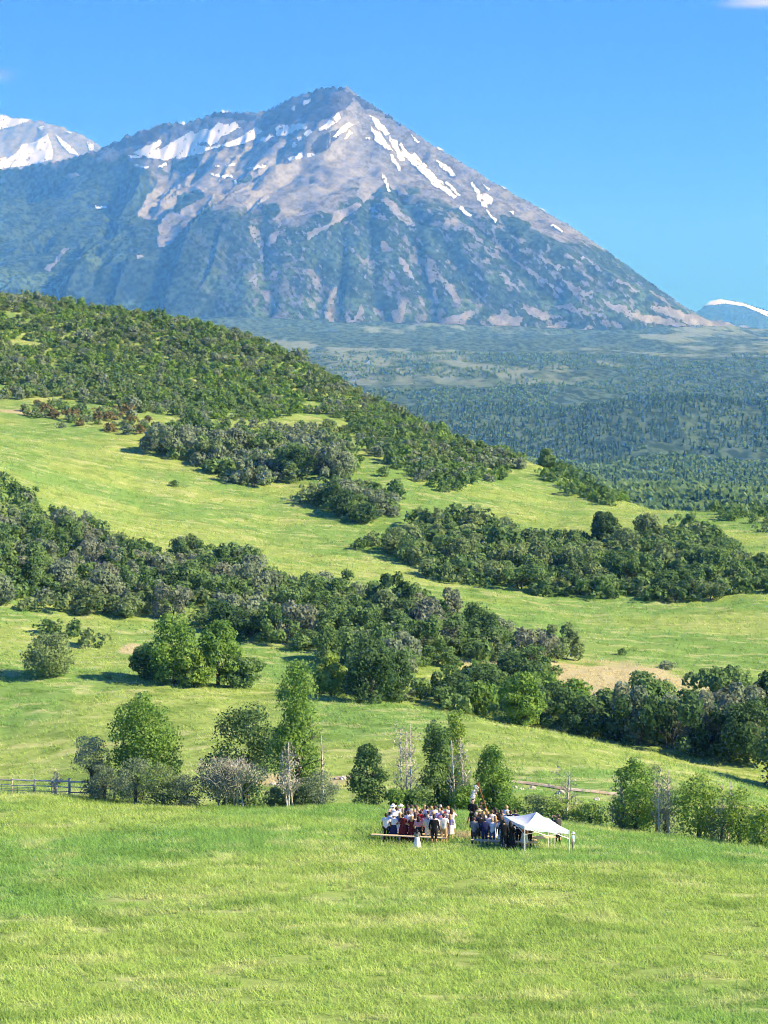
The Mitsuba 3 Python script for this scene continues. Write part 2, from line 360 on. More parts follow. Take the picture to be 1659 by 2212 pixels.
SCREE = [
    L1(600, 640, 640, 560, 690, 490, 760, 500, 740, 470, 700, 450, 760, 412, 900, 385, 1100, 345, 1250, 330, 1400, 300, 1500, 200, 1545, 215, 1590, 400, 1560, 480, 1440, 540, 1380, 600, 1320, 580, 1300, 620, 1230, 660, 1200, 700,
       1180, 640, 1160, 600, 1110, 600, 1090, 640, 1060, 600, 1000, 560, 990, 530, 930, 560, 850, 650, 780, 720, 740, 770, 690, 780, 680, 700, 690, 670, 620, 660),
    L1(1070, 690, 1110, 710, 1140, 770, 1140, 850, 1120, 850, 1120, 790, 1095, 740), L1(1150, 745, 1200, 710, 1240, 705, 1200, 750, 1145, 790), L1(1320, 720, 1420, 690, 1440, 640, 1530, 590, 1560, 600, 1500, 650, 1390, 720, 1330, 755),
    L1(1080, 930, 1100, 900, 1115, 930, 1105, 960), L1(1130, 970, 1165, 980, 1185, 1040, 1150, 1020), L1(1160, 920, 1185, 880, 1198, 890, 1185, 930), L1(1165, 1115, 1185, 1078, 1255, 1115),
    L1(1408, 1060, 1440, 1075, 1425, 1085, 1452, 1115, 1430, 1118, 1408, 1085), L1(1485, 1060, 1512, 1055, 1497, 1080, 1527, 1110, 1500, 1117), L1(1535, 1090, 1558, 1030, 1577, 1060, 1562, 1100, 1530, 1110), L1(193, 880, 288, 780, 302, 792, 207, 888),
    L1(585, 820, 605, 810, 625, 828, 600, 836), L1(1420, 1030, 1443, 950, 1458, 960, 1440, 1032), L1(270, 475, 330, 460, 345, 468, 300, 482), L1(1560, 470, 1640, 420, 1659, 500, 1600, 560, 1575, 600, 1540, 560),
    L2(225, 660, 245, 655, 280, 692, 240, 692), L2(388, 755, 430, 758, 424, 805, 400, 805), L2(440, 775, 500, 815, 524, 890, 505, 880, 450, 805), L2(410, 812, 428, 820, 444, 882, 425, 882), L2(268, 920, 300, 865, 327, 890, 312, 940, 280, 967),
    L2(318, 963, 390, 963, 385, 982, 320, 982), L2(410, 965, 480, 930, 560, 903, 572, 918, 520, 962, 562, 997, 480, 1000, 470, 970), L2(618, 940, 670, 918, 752, 933, 730, 972, 690, 977, 650, 967), L2(738, 896, 800, 898, 897, 932, 830, 942, 770, 917),
    L2(838, 970, 880, 950, 937, 948, 880, 982, 885, 1007), L2(943, 1017, 990, 958, 1017, 970), L2(868, 890, 920, 878, 950, 900, 990, 905, 1072, 922, 1040, 930, 960, 918), L2(878, 768, 930, 808, 1015, 843, 1005, 862, 955, 842, 995, 890, 1062, 917, 985, 900),
    L2(1048, 868, 1100, 882, 1180, 922, 1250, 928, 1372, 962, 1300, 968, 1200, 948, 1080, 908), L2(1223, 888, 1300, 902, 1400, 922, 1560, 950, 1700, 978, 1700, 998, 1500, 974, 1350, 948, 1240, 912), L2(708, 712, 805, 775, 900, 835, 885, 842, 800, 790, 715, 728),
    L2(470, 568, 500, 573, 574, 615, 540, 616, 480, 607, 452, 602), L2(975, 698, 1055, 760, 1045, 764, 970, 706), L2(1105, 788, 1185, 830, 1175, 834, 1100, 796), L2(195, 330, 260, 390, 330, 480, 300, 480, 230, 420, 180, 380), L2(240, 480, 300, 540, 360, 590, 345, 600, 280, 560, 225, 500),
    L2(290, 690, 330, 740, 350, 790, 335, 785, 300, 730), L2(640, 640, 700, 690, 730, 720, 715, 722, 650, 670), L2(670, 765, 740, 830, 730, 834, 660, 775), L2(800, 690, 870, 740, 915, 750, 880, 755, 810, 715), L2(360, 840, 395, 890, 380, 892, 350, 850)]
SNOW = [
    L1(570, 380, 600, 365, 690, 325, 702, 335, 660, 365, 700, 360, 760, 330, 790, 310, 820, 290, 850, 300, 880, 275, 905, 285, 940, 250, 985, 262, 1020, 245, 1040, 270, 1000, 290, 960, 310, 940, 330, 910, 350, 885, 328, 855, 345, 900, 357, 980, 337,
       1040, 310, 1110, 265, 1135, 290, 1100, 320, 1030, 347, 960, 352, 880, 377, 800, 397, 700, 412, 630, 397, 600, 390),
    L1(1190, 270, 1240, 258, 1262, 280, 1230, 307, 1193, 302), L1(1265, 258, 1320, 253, 1334, 270, 1290, 282, 1250, 294), L1(1128, 322, 1172, 293, 1184, 305, 1140, 330), L1(1238, 407, 1300, 378, 1315, 390, 1290, 408, 1250, 418), L1(1323, 388, 1350, 378, 1358, 392, 1328, 399),
    L1(1438, 312, 1460, 283, 1510, 248, 1525, 258, 1490, 287, 1450, 311), L1(1488, 320, 1513, 278, 1524, 292, 1502, 318), L1(1373, 277, 1420, 243, 1465, 205, 1474, 225, 1430, 267, 1385, 290), L1(1313, 292, 1345, 278, 1353, 290, 1325, 308),
    L1(1308, 162, 1340, 143, 1346, 155, 1315, 175), L1(1250, 192, 1276, 178, 1274, 202), L1(773, 252, 815, 233, 823, 245, 785, 260), L1(923, 430, 952, 427, 952, 437, 928, 438), L1(978, 430, 1010, 428, 1012, 437, 982, 438), L1(908, 468, 950, 471, 952, 482, 920, 478),
    L1(953, 478, 1000, 477, 1000, 488, 960, 487), L1(1068, 447, 1145, 430, 1145, 440, 1090, 455), L1(546, 392, 610, 389, 612, 398, 560, 401), L1(576, 431, 640, 435, 642, 442, 590, 441), L1(683, 442, 715, 420, 718, 430, 700, 443), L1(953, 192, 985, 184, 988, 206, 960, 207),
    L1(1260, 348, 1280, 330, 1285, 350, 1268, 358), L1(1012, 497, 1022, 490, 1028, 505, 1016, 508), L1(1285, 310, 1302, 305, 1306, 325, 1290, 328), L1(410, 608, 460, 612, 462, 622, 420, 620),
    L2(183, 188, 210, 198, 263, 255, 245, 262, 210, 232), L2(193, 233, 225, 253, 268, 317, 240, 307, 203, 272), L2(253, 263, 287, 285, 314, 352, 295, 352, 268, 302), L2(303, 313, 340, 333, 422, 408, 508, 485, 495, 494, 430, 442, 360, 382, 308, 337),
    L2(426, 350, 470, 373, 505, 408, 490, 412, 438, 372), L2(330, 250, 378, 290, 365, 292), L2(530, 348, 576, 370, 568, 379, 538, 364), L2(438, 303, 467, 313, 462, 320, 440, 312), L2(485, 323, 520, 345, 512, 350, 484, 332), L2(577, 485, 610, 476, 643, 490, 637, 517, 610, 522, 583, 502),
    L2(603, 438, 632, 460, 622, 465), L2(603, 522, 648, 562, 640, 567), L2(778, 486, 845, 530, 838, 540), L2(640, 568, 655, 572, 652, 586), L2(700, 540, 715, 542, 712, 553), L2(300, 285, 345, 345, 338, 350, 295, 295), L2(350, 325, 395, 372, 388, 376, 345, 332), L2(470, 430, 520, 480, 513, 484, 464, 436), L2(395, 400, 440, 455, 432, 458, 388, 408), L2(560, 430, 590, 470, 584, 474, 554, 436),
    L2(520, 520, 560, 560, 553, 565, 514, 527), L2(680, 420, 720, 455, 714, 460, 676, 426), L2(265, 330, 300, 385, 292, 388, 258, 338), L2(235, 395, 262, 470, 254, 470, 228, 400), L2(860, 585, 900, 615, 893, 619, 855, 592), L2(165, 268, 185, 266, 184, 277), L2(0, 232, 75, 173, 72, 197, 20, 237)]
WOODS = [L1(765, 560, 860, 535, 885, 560, 810, 610, 755, 645), L1(1130, 595, 1160, 605, 1205, 590, 1208, 650, 1150, 665), L1(760, 412, 850, 390, 857, 440, 790, 462, 730, 452), L2(668, 560, 720, 555, 778, 590, 770, 620, 735, 636, 690, 600), L1(1000, 505, 1080, 470, 1095, 490, 1030, 520)]
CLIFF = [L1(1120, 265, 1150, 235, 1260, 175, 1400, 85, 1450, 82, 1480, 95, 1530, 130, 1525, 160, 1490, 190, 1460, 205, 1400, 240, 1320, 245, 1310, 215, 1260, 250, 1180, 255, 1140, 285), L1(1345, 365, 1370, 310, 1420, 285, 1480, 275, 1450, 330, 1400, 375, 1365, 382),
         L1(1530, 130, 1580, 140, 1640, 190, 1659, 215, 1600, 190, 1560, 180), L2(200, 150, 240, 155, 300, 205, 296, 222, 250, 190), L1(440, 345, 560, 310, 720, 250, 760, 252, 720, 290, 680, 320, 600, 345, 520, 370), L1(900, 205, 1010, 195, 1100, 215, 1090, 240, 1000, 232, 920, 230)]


def sheets(massif, holder, name, bsdf, outlines, lift, seed, rough=3.2, gz=None):
    for k, o in enumerate(outlines):
        m = massif.drape(o, lift, seed + 11 * k, rough, gz)
        if m is not None:
            scene[f'{holder}__{name}' + (f'_{k:03d}' if k else '')] = mikit.ply(m, bsdf, smooth=True)


sheets(main, 'mountain', 'scree_slope', 'scree', SCREE, 3.5, 300, 7.0, ground)
sheets(main, 'mountain', 'shade_toned_cliff', 'shade_toned_rock', CLIFF, 5.0, 700, 7.0)
sheets(main, 'mountain', 'wood_patch', 'mountain_woods', WOODS, 6.0, 800, 7.0)
sheets(main, 'mountain', 'snow_patch', 'snow', SNOW, 8.0, 900, 4.2)

far_left = Massif(-5600.0, 14200.0, 40.0, [([(-700, 300, 17400), (-250, 240, 17200), (-80, 246, 17000), (0, 252, 16900), (65, 261, 16800), (100, 266, 16750), (130, 277, 16700), (165, 290, 16600), (202, 308, 16500), (240, 345, 16300), (330, 430, 16000)], 60, 150, 0.62),
                                           ([(90, 264, 16800), (115, 320, 16300), (120, 380, 15700)], 0, 100, 0.6), ([(-60, 250, 17000), (-20, 330, 16300), (0, 390, 15700)], 0, 100, 0.55)], 400, None, 15000)
scene['far_mountain'] = mikit.ply(grid_mesh(np.stack([far_left.X, far_left.Y, far_left.Z], -1)), 'scree', smooth=True)
labels['far_mountain'] = {'kind': 'structure', 'label': 'snowy grey mountain far behind at the left edge'}
sheets(far_left, 'far_mountain', 'snow_patch', 'snow', [L1(-200, 205, 0, 213, 60, 230, 130, 234, 120, 243, 60, 265, 0, 277, -200, 300), L1(95, 345, 150, 332, 205, 298, 230, 370, 226, 408, 180, 420, 120, 435, 0, 447, -100, 450, 20, 412, 70, 382), L1(240, 298, 290, 340, 345, 392, 300, 380, 265, 345),
       L1(375, 333, 405, 340, 407, 372, 385, 370), L1(165, 270, 188, 262, 182, 285), L1(280, 285, 312, 288, 308, 298), L1(-10, 410, 30, 395, 20, 420)], 14.0, 1200, 1.6)
far_right = Massif(3000.0, 18200.0, 46.0, [([(1380, 760, 20500), (1490, 690, 20500), (1525, 662, 20500), (1555, 652, 20500), (1600, 657, 20500), (1659, 676, 20500), (1720, 694, 20500), (1900, 700, 20500), (2300, 720, 20500)], 40, 150, 0.42)], 500, None, 18900)
scene['distant_mountain'] = mikit.ply(grid_mesh(np.stack([far_right.X, far_right.Y, far_right.Z], -1)), 'mountain_woods', smooth=True)
labels['distant_mountain'] = {'kind': 'structure', 'label': 'distant blue mountain with a snow crest at the right edge'}
sheets(far_right, 'distant_mountain', 'snow_patch', 'snow', [L2(1425, 892, 1445, 876, 1482, 868, 1560, 880, 1659, 914, 1760, 945, 1760, 962, 1659, 930, 1570, 892, 1500, 884, 1450, 890)], 18.0, 1300, 1.0)

# ------------------------------------------------------------------ plants
COUNT = {}


def numbered(name):
    n = COUNT[name] = COUNT.get(name, -1) + 1
    return name if n == 0 else f'{name}_{n:03d}'


def thing(name, label, category, group=None):
    key = numbered(name)
    labels[key] = {'label': label, 'category': category, **({'group': group} if group else {})}
    return key


def leaves(rng, blobs, n, size, up=0.25, loose=0.45, shell=(0.62, 1.06), thin=1.0):
    """n bent leaf-clump faces spread over ellipsoid clumps (x, y, z, rx, ry, rz)"""
    B = np.array(blobs, float)
    w = (B[:, 3] * B[:, 5]) ** 1.0
    b = B[rng.choice(len(B), n, p=w / w.sum())]
    d = rng.normal(size=(n, 3))
    d[:, 2] += up
    d /= np.linalg.norm(d, axis=1, keepdims=True)
    c = b[:, :3] + d * b[:, 3:] * (rng.uniform(shell[0] ** 2, shell[1] ** 2, (n, 1)) ** 0.5)
    nn = d + rng.normal(size=(n, 3)) * loose
    nn /= np.linalg.norm(nn, axis=1, keepdims=True)
    t = np.cross(nn, rng.normal(size=(n, 3)))
    t /= np.linalg.norm(t, axis=1, keepdims=True) + 1e-9
    s = np.cross(nn, t)
    k = size * rng.uniform(0.55, 1.35, (n, 1))
    e = rng.uniform(0.55, 1.0, (n, 4, 1)) * k[:, None]
    v = np.stack([c + t * e[:, 0], c + s * e[:, 1] * thin + nn * 0.25 * k, c - t * e[:, 2], c - s * e[:, 3] * thin - nn * 0.2 * k], 1)
    i = np.arange(n)[:, None] * 4
    return v.reshape(-1, 3), np.vstack([i + [0, 1, 2], i + [0, 2, 3]])


def limb(a, b, r0, r1, sides=5):
    a, b = np.asarray(a, float), np.asarray(b, float)
    z = (b - a) / np.linalg.norm(b - a)
    x = np.cross(z, [0.3, 0.9, 0.2])
    x /= np.linalg.norm(x)
    y = np.cross(z, x)
    t = np.arange(sides) * 2 * np.pi / sides
    ring = np.cos(t)[:, None] * x + np.sin(t)[:, None] * y
    i = np.arange(sides)
    j = (i + 1) % sides
    return np.vstack([a + ring * r0, b + ring * r1]), np.vstack([np.stack([i, j, j + sides], 1), np.stack([i, j + sides, i + sides], 1)])


def join(parts):
    at_, V, F = 0, [], []
    for v, f in parts:
        V.append(v)
        F.append(np.asarray(f) + at_)
        at_ += len(v)
    return np.vstack(V), np.vstack(F)


def branching(rng, p, d, length, r, depth, out, spread=0.55, gravity=0.15):
    """tapered limbs that fork"""
    q = p + d * length
    out.append(limb(p, q, r, r * 0.68, 5 if depth > 1 else 3))
    if depth == 0:
        return
    for k in range(int(rng.integers(2, 4))):
        e = d + rng.normal(size=3) * spread
        e[2] += gravity
        e /= np.linalg.norm(e)
        f = rng.uniform(0.55, 1.0)
        branching(rng, p + d * length * f, e, length * rng.uniform(0.55, 0.8), r * 0.6, depth - 1, out, spread, gravity)


def tint(c0, c1, hi, s1, s2):
    def fn(p, n, uv):
        a = mikit.fbm(p.x / s1, p.y / s1, p.z / s1, 2)
        b = mikit.noise(p.x / s2, p.y / s2, p.z / s2)
        c = mikit.mix(c0, c1, mikit.smoothstep(0.28, 0.72, a))
        return mikit.mix(c, mi.Color3f(hi), mikit.smoothstep(0.72, 0.95, b) * 0.55)
    return fn


def leafy(key, c0, c1, hi, s1, s2, trans=0.7):
    scene[key] = {'type': 'principledthin', 'base_color': mikit.proc(tint(c0, c1, hi, s1, s2)), 'roughness': 0.75, 'diff_trans': trans, 'spec_trans': 0.0, 'eta': 1.33}


leafy('oak_leaf', (0.112, 0.212, 0.072), (0.215, 0.340, 0.118), (0.28, 0.36, 0.15), 3.2, 0.5)
leafy('olive_leaf', (0.155, 0.235, 0.098), (0.265, 0.365, 0.155), (0.34, 0.39, 0.21), 2.6, 0.5)
leafy('grey_leaf', (0.19, 0.26, 0.16), (0.30, 0.38, 0.24), (0.40, 0.47, 0.30), 2.2, 0.4)
leafy('rust_leaf', (0.185, 0.175, 0.08), (0.29, 0.25, 0.115), (0.36, 0.34, 0.18), 2.0, 0.4)
leafy('bright_leaf', (0.145, 0.285, 0.062), (0.25, 0.40, 0.092), (0.40, 0.52, 0.19), 1.4, 0.35)
leafy('lime_leaf', (0.22, 0.35, 0.07), (0.36, 0.49, 0.12), (0.52, 0.58, 0.26), 1.4, 0.35)
leafy('dark_leaf', (0.065, 0.135, 0.056), (0.125, 0.215, 0.082), (0.17, 0.25, 0.11), 2.0, 0.5)
leafy('twig_leaf', (0.19, 0.235, 0.15), (0.30, 0.35, 0.24), (0.44, 0.43, 0.37), 1.6, 0.35)
leafy('conifer_leaf', (0.05, 0.11, 0.06), (0.10, 0.19, 0.09), (0.15, 0.24, 0.11), 30, 6)
leafy('aspen_leaf', (0.13, 0.24, 0.08), (0.24, 0.37, 0.13), (0.33, 0.44, 0.18), 30, 6)
diffuse('grey_twig', tint((0.31, 0.315, 0.24), (0.49, 0.48, 0.40), (0.60, 0.58, 0.5), 0.8, 0.2))
diffuse('pale_bark', tint((0.50, 0.46, 0.39), (0.70, 0.66, 0.58), (0.78, 0.75, 0.68), 0.6, 0.2))
diffuse('brown_bark', tint((0.075, 0.070, 0.055), (0.14, 0.13, 0.10), (0.2, 0.19, 0.15), 0.6, 0.2))


def oak_blobs(rng, low=False, wild=False):
    """clumps of a rounded bush one metre across and tall about 0.8"""
    out = []
    if wild:
        for k in range(15):
            a, r = rng.uniform(0, 6.283), 0.42 * math.sqrt(rng.uniform(0, 1))
            s = rng.uniform(0.09, 0.17)
            out.append((r * math.cos(a), r * math.sin(a), rng.uniform(0.12, 0.82 - 0.8 * r), s, s, s * rng.uniform(0.8, 1.3)))
        return out
    for k in range(5 if low else 9):
        a, r = rng.uniform(0, 6.283), rng.uniform(0.0, 0.30)
        h = rng.uniform(0.18, 0.60 - 0.5 * r)
        s = rng.uniform(0.15, 0.24)
        out.append((r * math.cos(a), r * math.sin(a), h, s, s, s * 0.85))
    out.append((0, 0, 0.34, 0.30, 0.30, 0.33))
    return out


def place(x, y, z, s, rot, sz=None):
    return T().translate([float(x), float(y), float(z)]).rotate([0, 0, 1], float(rot)).scale([float(s), float(s), float(sz or s)])


OAKS, OAK_STEM, LOW = [], [], []
for k in range(7):
    r = np.random.default_rng(50 + k)
    v, f = leaves(r, oak_blobs(r, False, k % 7 in (1, 3, 4, 6)), 1900, 0.034)
    st = []
    for j in range(4):
        a = r.uniform(0, 6.28)
        branching(r, np.array([0.05 * math.cos(a), 0.05 * math.sin(a), -0.06]), np.array([0.4 * math.cos(a), 0.4 * math.sin(a), 1.0]), 0.26, 0.014, 2, st)
    OAKS.append(mikit.ply((v, f)))
    OAK_STEM.append(mikit.ply(join(st), 'brown_bark'))
for k in range(6):
    r = np.random.default_rng(80 + k)
    LOW.append(leaves(r, oak_blobs(r, True, k % 2 == 1), 300, 0.068))
LOWP = [mikit.ply(m) for m in LOW]
MASS = [leaves(np.random.default_rng(90 + k), oak_blobs(np.random.default_rng(90 + k), True), 17, 0.27) for k in range(6)]


def form(kind, k, c):
    """a shape group: one form of bush in one leaf colour"""
    key = f'{kind}_form_{k}_{LEAFS[c]}'
    if key not in scene:
        leaf = {'bsdf': {'type': 'ref', 'id': LEAFS[c]}}
        scene[key] = {'type': 'shapegroup', 'crown': {**OAKS[k], **leaf}, 'stem': OAK_STEM[k]} if kind == 'oak' else {'type': 'shapegroup', 'crown': {**LOWP[k], **leaf}}
    return {'type': 'instance', 'group': {'type': 'ref', 'id': key}}


def scatter(poly, spacing, rng):
    w = np.array([hit(u, v)[:2] for u, v in poly])
    pg = Polygon(w).buffer(0)
    x0, y0, x1, y1 = pg.bounds
    pts = []
    for g in getattr(pg, 'geoms', [pg]):
        n = int(g.area / spacing**2 * 9) + 8
        c = np.column_stack([rng.uniform(g.bounds[0], g.bounds[2], n), rng.uniform(g.bounds[1], g.bounds[3], n)])
        for q in c:
            if g.contains(Point(q)) and all((q[0] - p[0]) ** 2 + (q[1] - p[1]) ** 2 > spacing**2 for p in pts):
                pts.append(q)
    return pts


LEAFS = {'o': 'oak_leaf', 'v': 'olive_leaf', 'g': 'grey_leaf', 'r': 'rust_leaf', 'b': 'bright_leaf', 'd': 'dark_leaf', 'l': 'lime_leaf', 'w': 'twig_leaf'}
WORDS = {'o': 'green', 'v': 'olive green', 'g': 'grey twiggy', 'r': 'rusty brown', 'b': 'bright green', 'd': 'dark green', 'l': 'yellow green', 'w': 'bare grey'}
BANDS = [  # where; outline of the stems on the ground; width, spacing; colours
    ('the left draw thicket', [(-60, 1030), (30, 1065), (75, 1110), (165, 1140), (280, 1195), (330, 1200), (350, 1250), (330, 1345), (225, 1335), (65, 1320), (-60, 1300)], 6.0, 2.9, 'ooovvgow'),
    ('the long middle thicket', [(390, 1195), (500, 1215), (560, 1250), (740, 1290), (860, 1300), (1000, 1350), (1100, 1400), (1215, 1425), (1150, 1440), (1000, 1440), (870, 1445), (860, 1515), (800, 1508), (690, 1420), (625, 1405), (550, 1390), (430, 1360), (370, 1340)], 6.2, 3.0, 'ooodgvowg'),
    ('the bare patch thicket', [(935, 1500), (1000, 1470), (1060, 1450), (1150, 1445), (1180, 1500), (1235, 1520), (1240, 1585), (1100, 1565), (960, 1540)], 5.0, 2.9, 'oodob'),
    ('the lower right thicket', [(1250, 1572), (1330, 1560), (1400, 1540), (1500, 1530), (1600, 1505), (1720, 1512), (1720, 1650), (1600, 1640), (1500, 1636), (1400, 1622), (1250, 1590)], 6.8, 2.9, 'oodogow'),
    ('the broad right grove', [(850, 1200), (870, 1150), (920, 1130), (1000, 1132), (1080, 1142), (1160, 1168), (1280, 1166), (1340, 1202), (1370, 1180), (1420, 1158), (1500, 1148), (1560, 1172), (1605, 1215), (1635, 1268), (1560, 1298), (1440, 1302), (1300, 1292), (1100, 1272), (980, 1262), (880, 1225)], 6.8, 3.3, 'oovodvo'),
    ('the right edge grove', [(1640, 1225), (1720, 1230), (1720, 1285), (1640, 1282)], 5.5, 3.2, 'odo'),
    ('the grey upper grove', [(335, 985), (420, 1002), (500, 1048), (570, 1050), (650, 1036), (745, 1035), (762, 988), (700, 962), (600, 956), (450, 950), (350, 946)], 8.6, 3.4, 'gowgvgd'),
    ('the lower grey clump', [(582, 1100), (640, 1086), (700, 1098), (780, 1134), (858, 1112), (850, 1075), (780, 1062), (700, 1064)], 7.6, 3.2, 'wgvdo'),
    ('the hill shoulder thicket', [(755, 935), (800, 985), (870, 1022), (960, 1068), (1080, 1040), (1125, 1012), (1000, 965), (900, 935), (800, 905)], 5.6, 3.3, 'oovgobw'),
    ('the right meadow crest clump', [(1140, 1030), (1200, 1050), (1260, 1083), (1350, 1098), (1368, 1082), (1290, 1055), (1190, 1022)], 5.6, 3.2, 'obo'),
    ('the right skyline clump', [(1540, 1112), (1590, 1146), (1700, 1155), (1700, 1122), (1580, 1104)], 4.6, 3.4, 'oodv'),
    ('the hill foot scrub', [(40, 895), (190, 925), (330, 955), (350, 930), (280, 892), (190, 890), (80, 872)], 4.4, 3.6, 'rrvgov'),
    ('the scrub under the hill', [(350, 932), (560, 958), (740, 968), (760, 932), (560, 922), (400, 910)], 4.2, 3.7, 'ggvov'),
]
SHRUBS = []
rng = np.random.default_rng(21)
for where, poly, width, gap, cols in BANDS:
    for x, y in scatter(poly, gap, rng):
        c = cols[int(rng.integers(len(cols)))]
        SHRUBS.append((x, y, width * rng.uniform(0.72, 1.25), c, where, 'shrub'))
for u, v, w_, c, where in [(775, 1188, 4.4, 'o', 'beside the broad right grove'), (800, 1180, 5.5, 'v', 'beside the broad right grove'), (830, 1172, 6, 'o', 'beside the broad right grove'), (845, 1188, 5, 'v', 'beside the broad right grove'), (378, 1052, 3.5, 'o', 'alone under the grey upper grove'), (1348, 1415, 2.2, 'd', 'alone on the right slope above the tan patch'),
                           (1440, 1447, 3, 'g', 'alone beside the tan patch'), (790, 1125, 5, 'd', 'the lower grey clump'), (1175, 1000, 4, 'b', 'the hill shoulder thicket'), (1385, 1088, 2.6, 'o', 'alone on the crest of the small right meadow'),
                           (100, 1365, 5.2, 'o', 'above the round bush at the left edge'), (205, 1398, 4.6, 'v', 'above the round bush at the left edge'), (160, 1375, 4.0, 'o', 'above the round bush at the left edge'), (130, 925, 3.5, 'g', 'the hill foot scrub'), (230, 1465, 1.2, 'd', 'alone on the crest of the near slope'),
                           (1560, 1092, 4.5, 'd', 'the right skyline clump'), (860, 1005, 5, 'o', 'the hill shoulder thicket'), (830, 1030, 4.5, 'd', 'the hill shoulder thicket')]:
    h = hit(u, v)
    SHRUBS.append((h[0], h[1], w_, c, where, 'shrub'))
SHRUBS.sort(key=lambda s: -s[2] / s[1])
print('shrubs', len(SHRUBS))
SPOT = {}
for where in {q[4] for q in SHRUBS}:
    mine = [k for k, q in enumerate(SHRUBS[:300]) if q[4] == where]
    for r_, k in enumerate(sorted(mine, key=lambda k: SHRUBS[k][0] / SHRUBS[k][1])):
        part = ['at the left end of', 'left of centre in', 'in the middle of', 'right of centre in', 'at the right end of'][min(4, r_ * 5 // max(1, len(mine)))] if len(mine) > 6 else 'in'
        near = sorted(q[1] for q in (SHRUBS[j] for j in mine) if abs(q[0] / q[1] - SHRUBS[k][0] / SHRUBS[k][1]) < 0.03)
        depth = ('front ' if SHRUBS[k][1] <= near[len(near) // 2] else 'rear ') if len(mine) > 12 else ''
        SPOT[k] = (depth, part)
for n, (x, y, w_, c, where, _) in enumerate(SHRUBS[:300]):
    depth, part = SPOT[n]
    text = f"{depth}{WORDS[c]} oak shrub {part + ' ' if where.startswith('the ') else ''}{where}"
    key = thing('oak_shrub', text, 'shrub', text.replace(' oak shrub ', ' oak shrubs '))
    scene[key] = {**form('oak', n % 7, c), 'to_world': place(x, y, float(ground(x, y)) - 0.06 * w_, w_, rng.uniform(0, 360), w_ * rng.uniform(0.62, 1.22))}
HILL = [(-90, 640), (0, 640), (160, 660), (280, 678), (430, 698), (560, 738), (650, 782), (720, 822), (800, 866), (900, 916), (1000, 958), (1125, 992), (1130, 1012), (1000, 985), (880, 962), (800, 932), (720, 900), (650, 895), (560, 912), (400, 905), (280, 888), (120, 858), (-90, 862)]
mass = {c: [] for c in 'ovbgr'}
for x, y, w_, c, where, _ in SHRUBS[300:]:
    mass[c if c in mass else 'o'].append((x, y, w_))
for x, y in scatter(HILL, 2.35, np.random.default_rng(5)):
    t = float(meshkit.fbm(np.array([x / 30, y / 30, 0.0]), 3, 77))
    gap = float(meshkit.fbm(np.array([x / 14, y / 14, 5.0]), 2, 78))
    if gap < 0.15:
        continue
    c = 'ovbboovobogboo'[int(rng.integers(14))] if t < 0.52 else 'vgovbvog'[int(rng.integers(8))]
    mass[c].append((x, y, rng.uniform(2.6, 4.6) * (1.5 if rng.random() < 0.16 else 1.0) * (0.8 + 0.5 * gap)))
BRUSH = {'o': 'green oak brush in a dense mass over the hill', 'v': 'olive oak brush mixed through the mass on the hill', 'b': 'bright green oak brush mixed through the mass on the hill', 'g': 'grey bare oak brush among the mass on the hill', 'r': 'rusty oak brush among the mass on the hill'}
for c, pts in mass.items():
    if pts:
        key = numbered('oak_brush')
        labels[key] = {'kind': 'stuff', 'label': BRUSH[c], 'category': 'brush'}
        for k, (x, y, w_) in enumerate(pts):
            scene[f'{key}__{k:04d}'] = {**form('brush', int(rng.integers(6)), c), 'to_world': place(x, y, float(ground(x, y)) - 0.1 * w_, w_, rng.uniform(0, 360), w_ * rng.uniform(0.7, 1.1))}

# ------------------------------------------------------------------ trees standing one by one
TREE_MESH = {}


def tall_blobs(rng, shape):
    """clumps of a crown one metre tall; width given by the caller through scaling"""
    out = []
    n = {'ovoid': 52, 'spire': 46, 'round': 46, 'two': 56}[shape]
    for k in range(n):
        h = rng.uniform(0.08, 0.95)
        if shape == 'ovoid':
            env = 0.5 * math.sin(math.pi * min(1, (h * 0.82 + 0.16))) ** 0.7
        elif shape == 'spire':
            env = 0.5 * (1 - h) ** 0.7 * min(1, 0.55 + h * 2.2)
        elif shape == 'two':
            env = 0.5 * (0.95 - 0.55 * h)
        else:
            env = 0.5 * math.sqrt(max(0.05, 1 - (2 * h - 1.0) ** 2))
        a, r = rng.uniform(0, 6.283), env * math.sqrt(rng.uniform(0.1, 1)) * 0.8
        s = rng.uniform(0.09, 0.15) * (0.6 + env)
        out.append((r * math.cos(a), r * math.sin(a), h, s * 1.25, s * 1.25, s * 0.85))
    return out


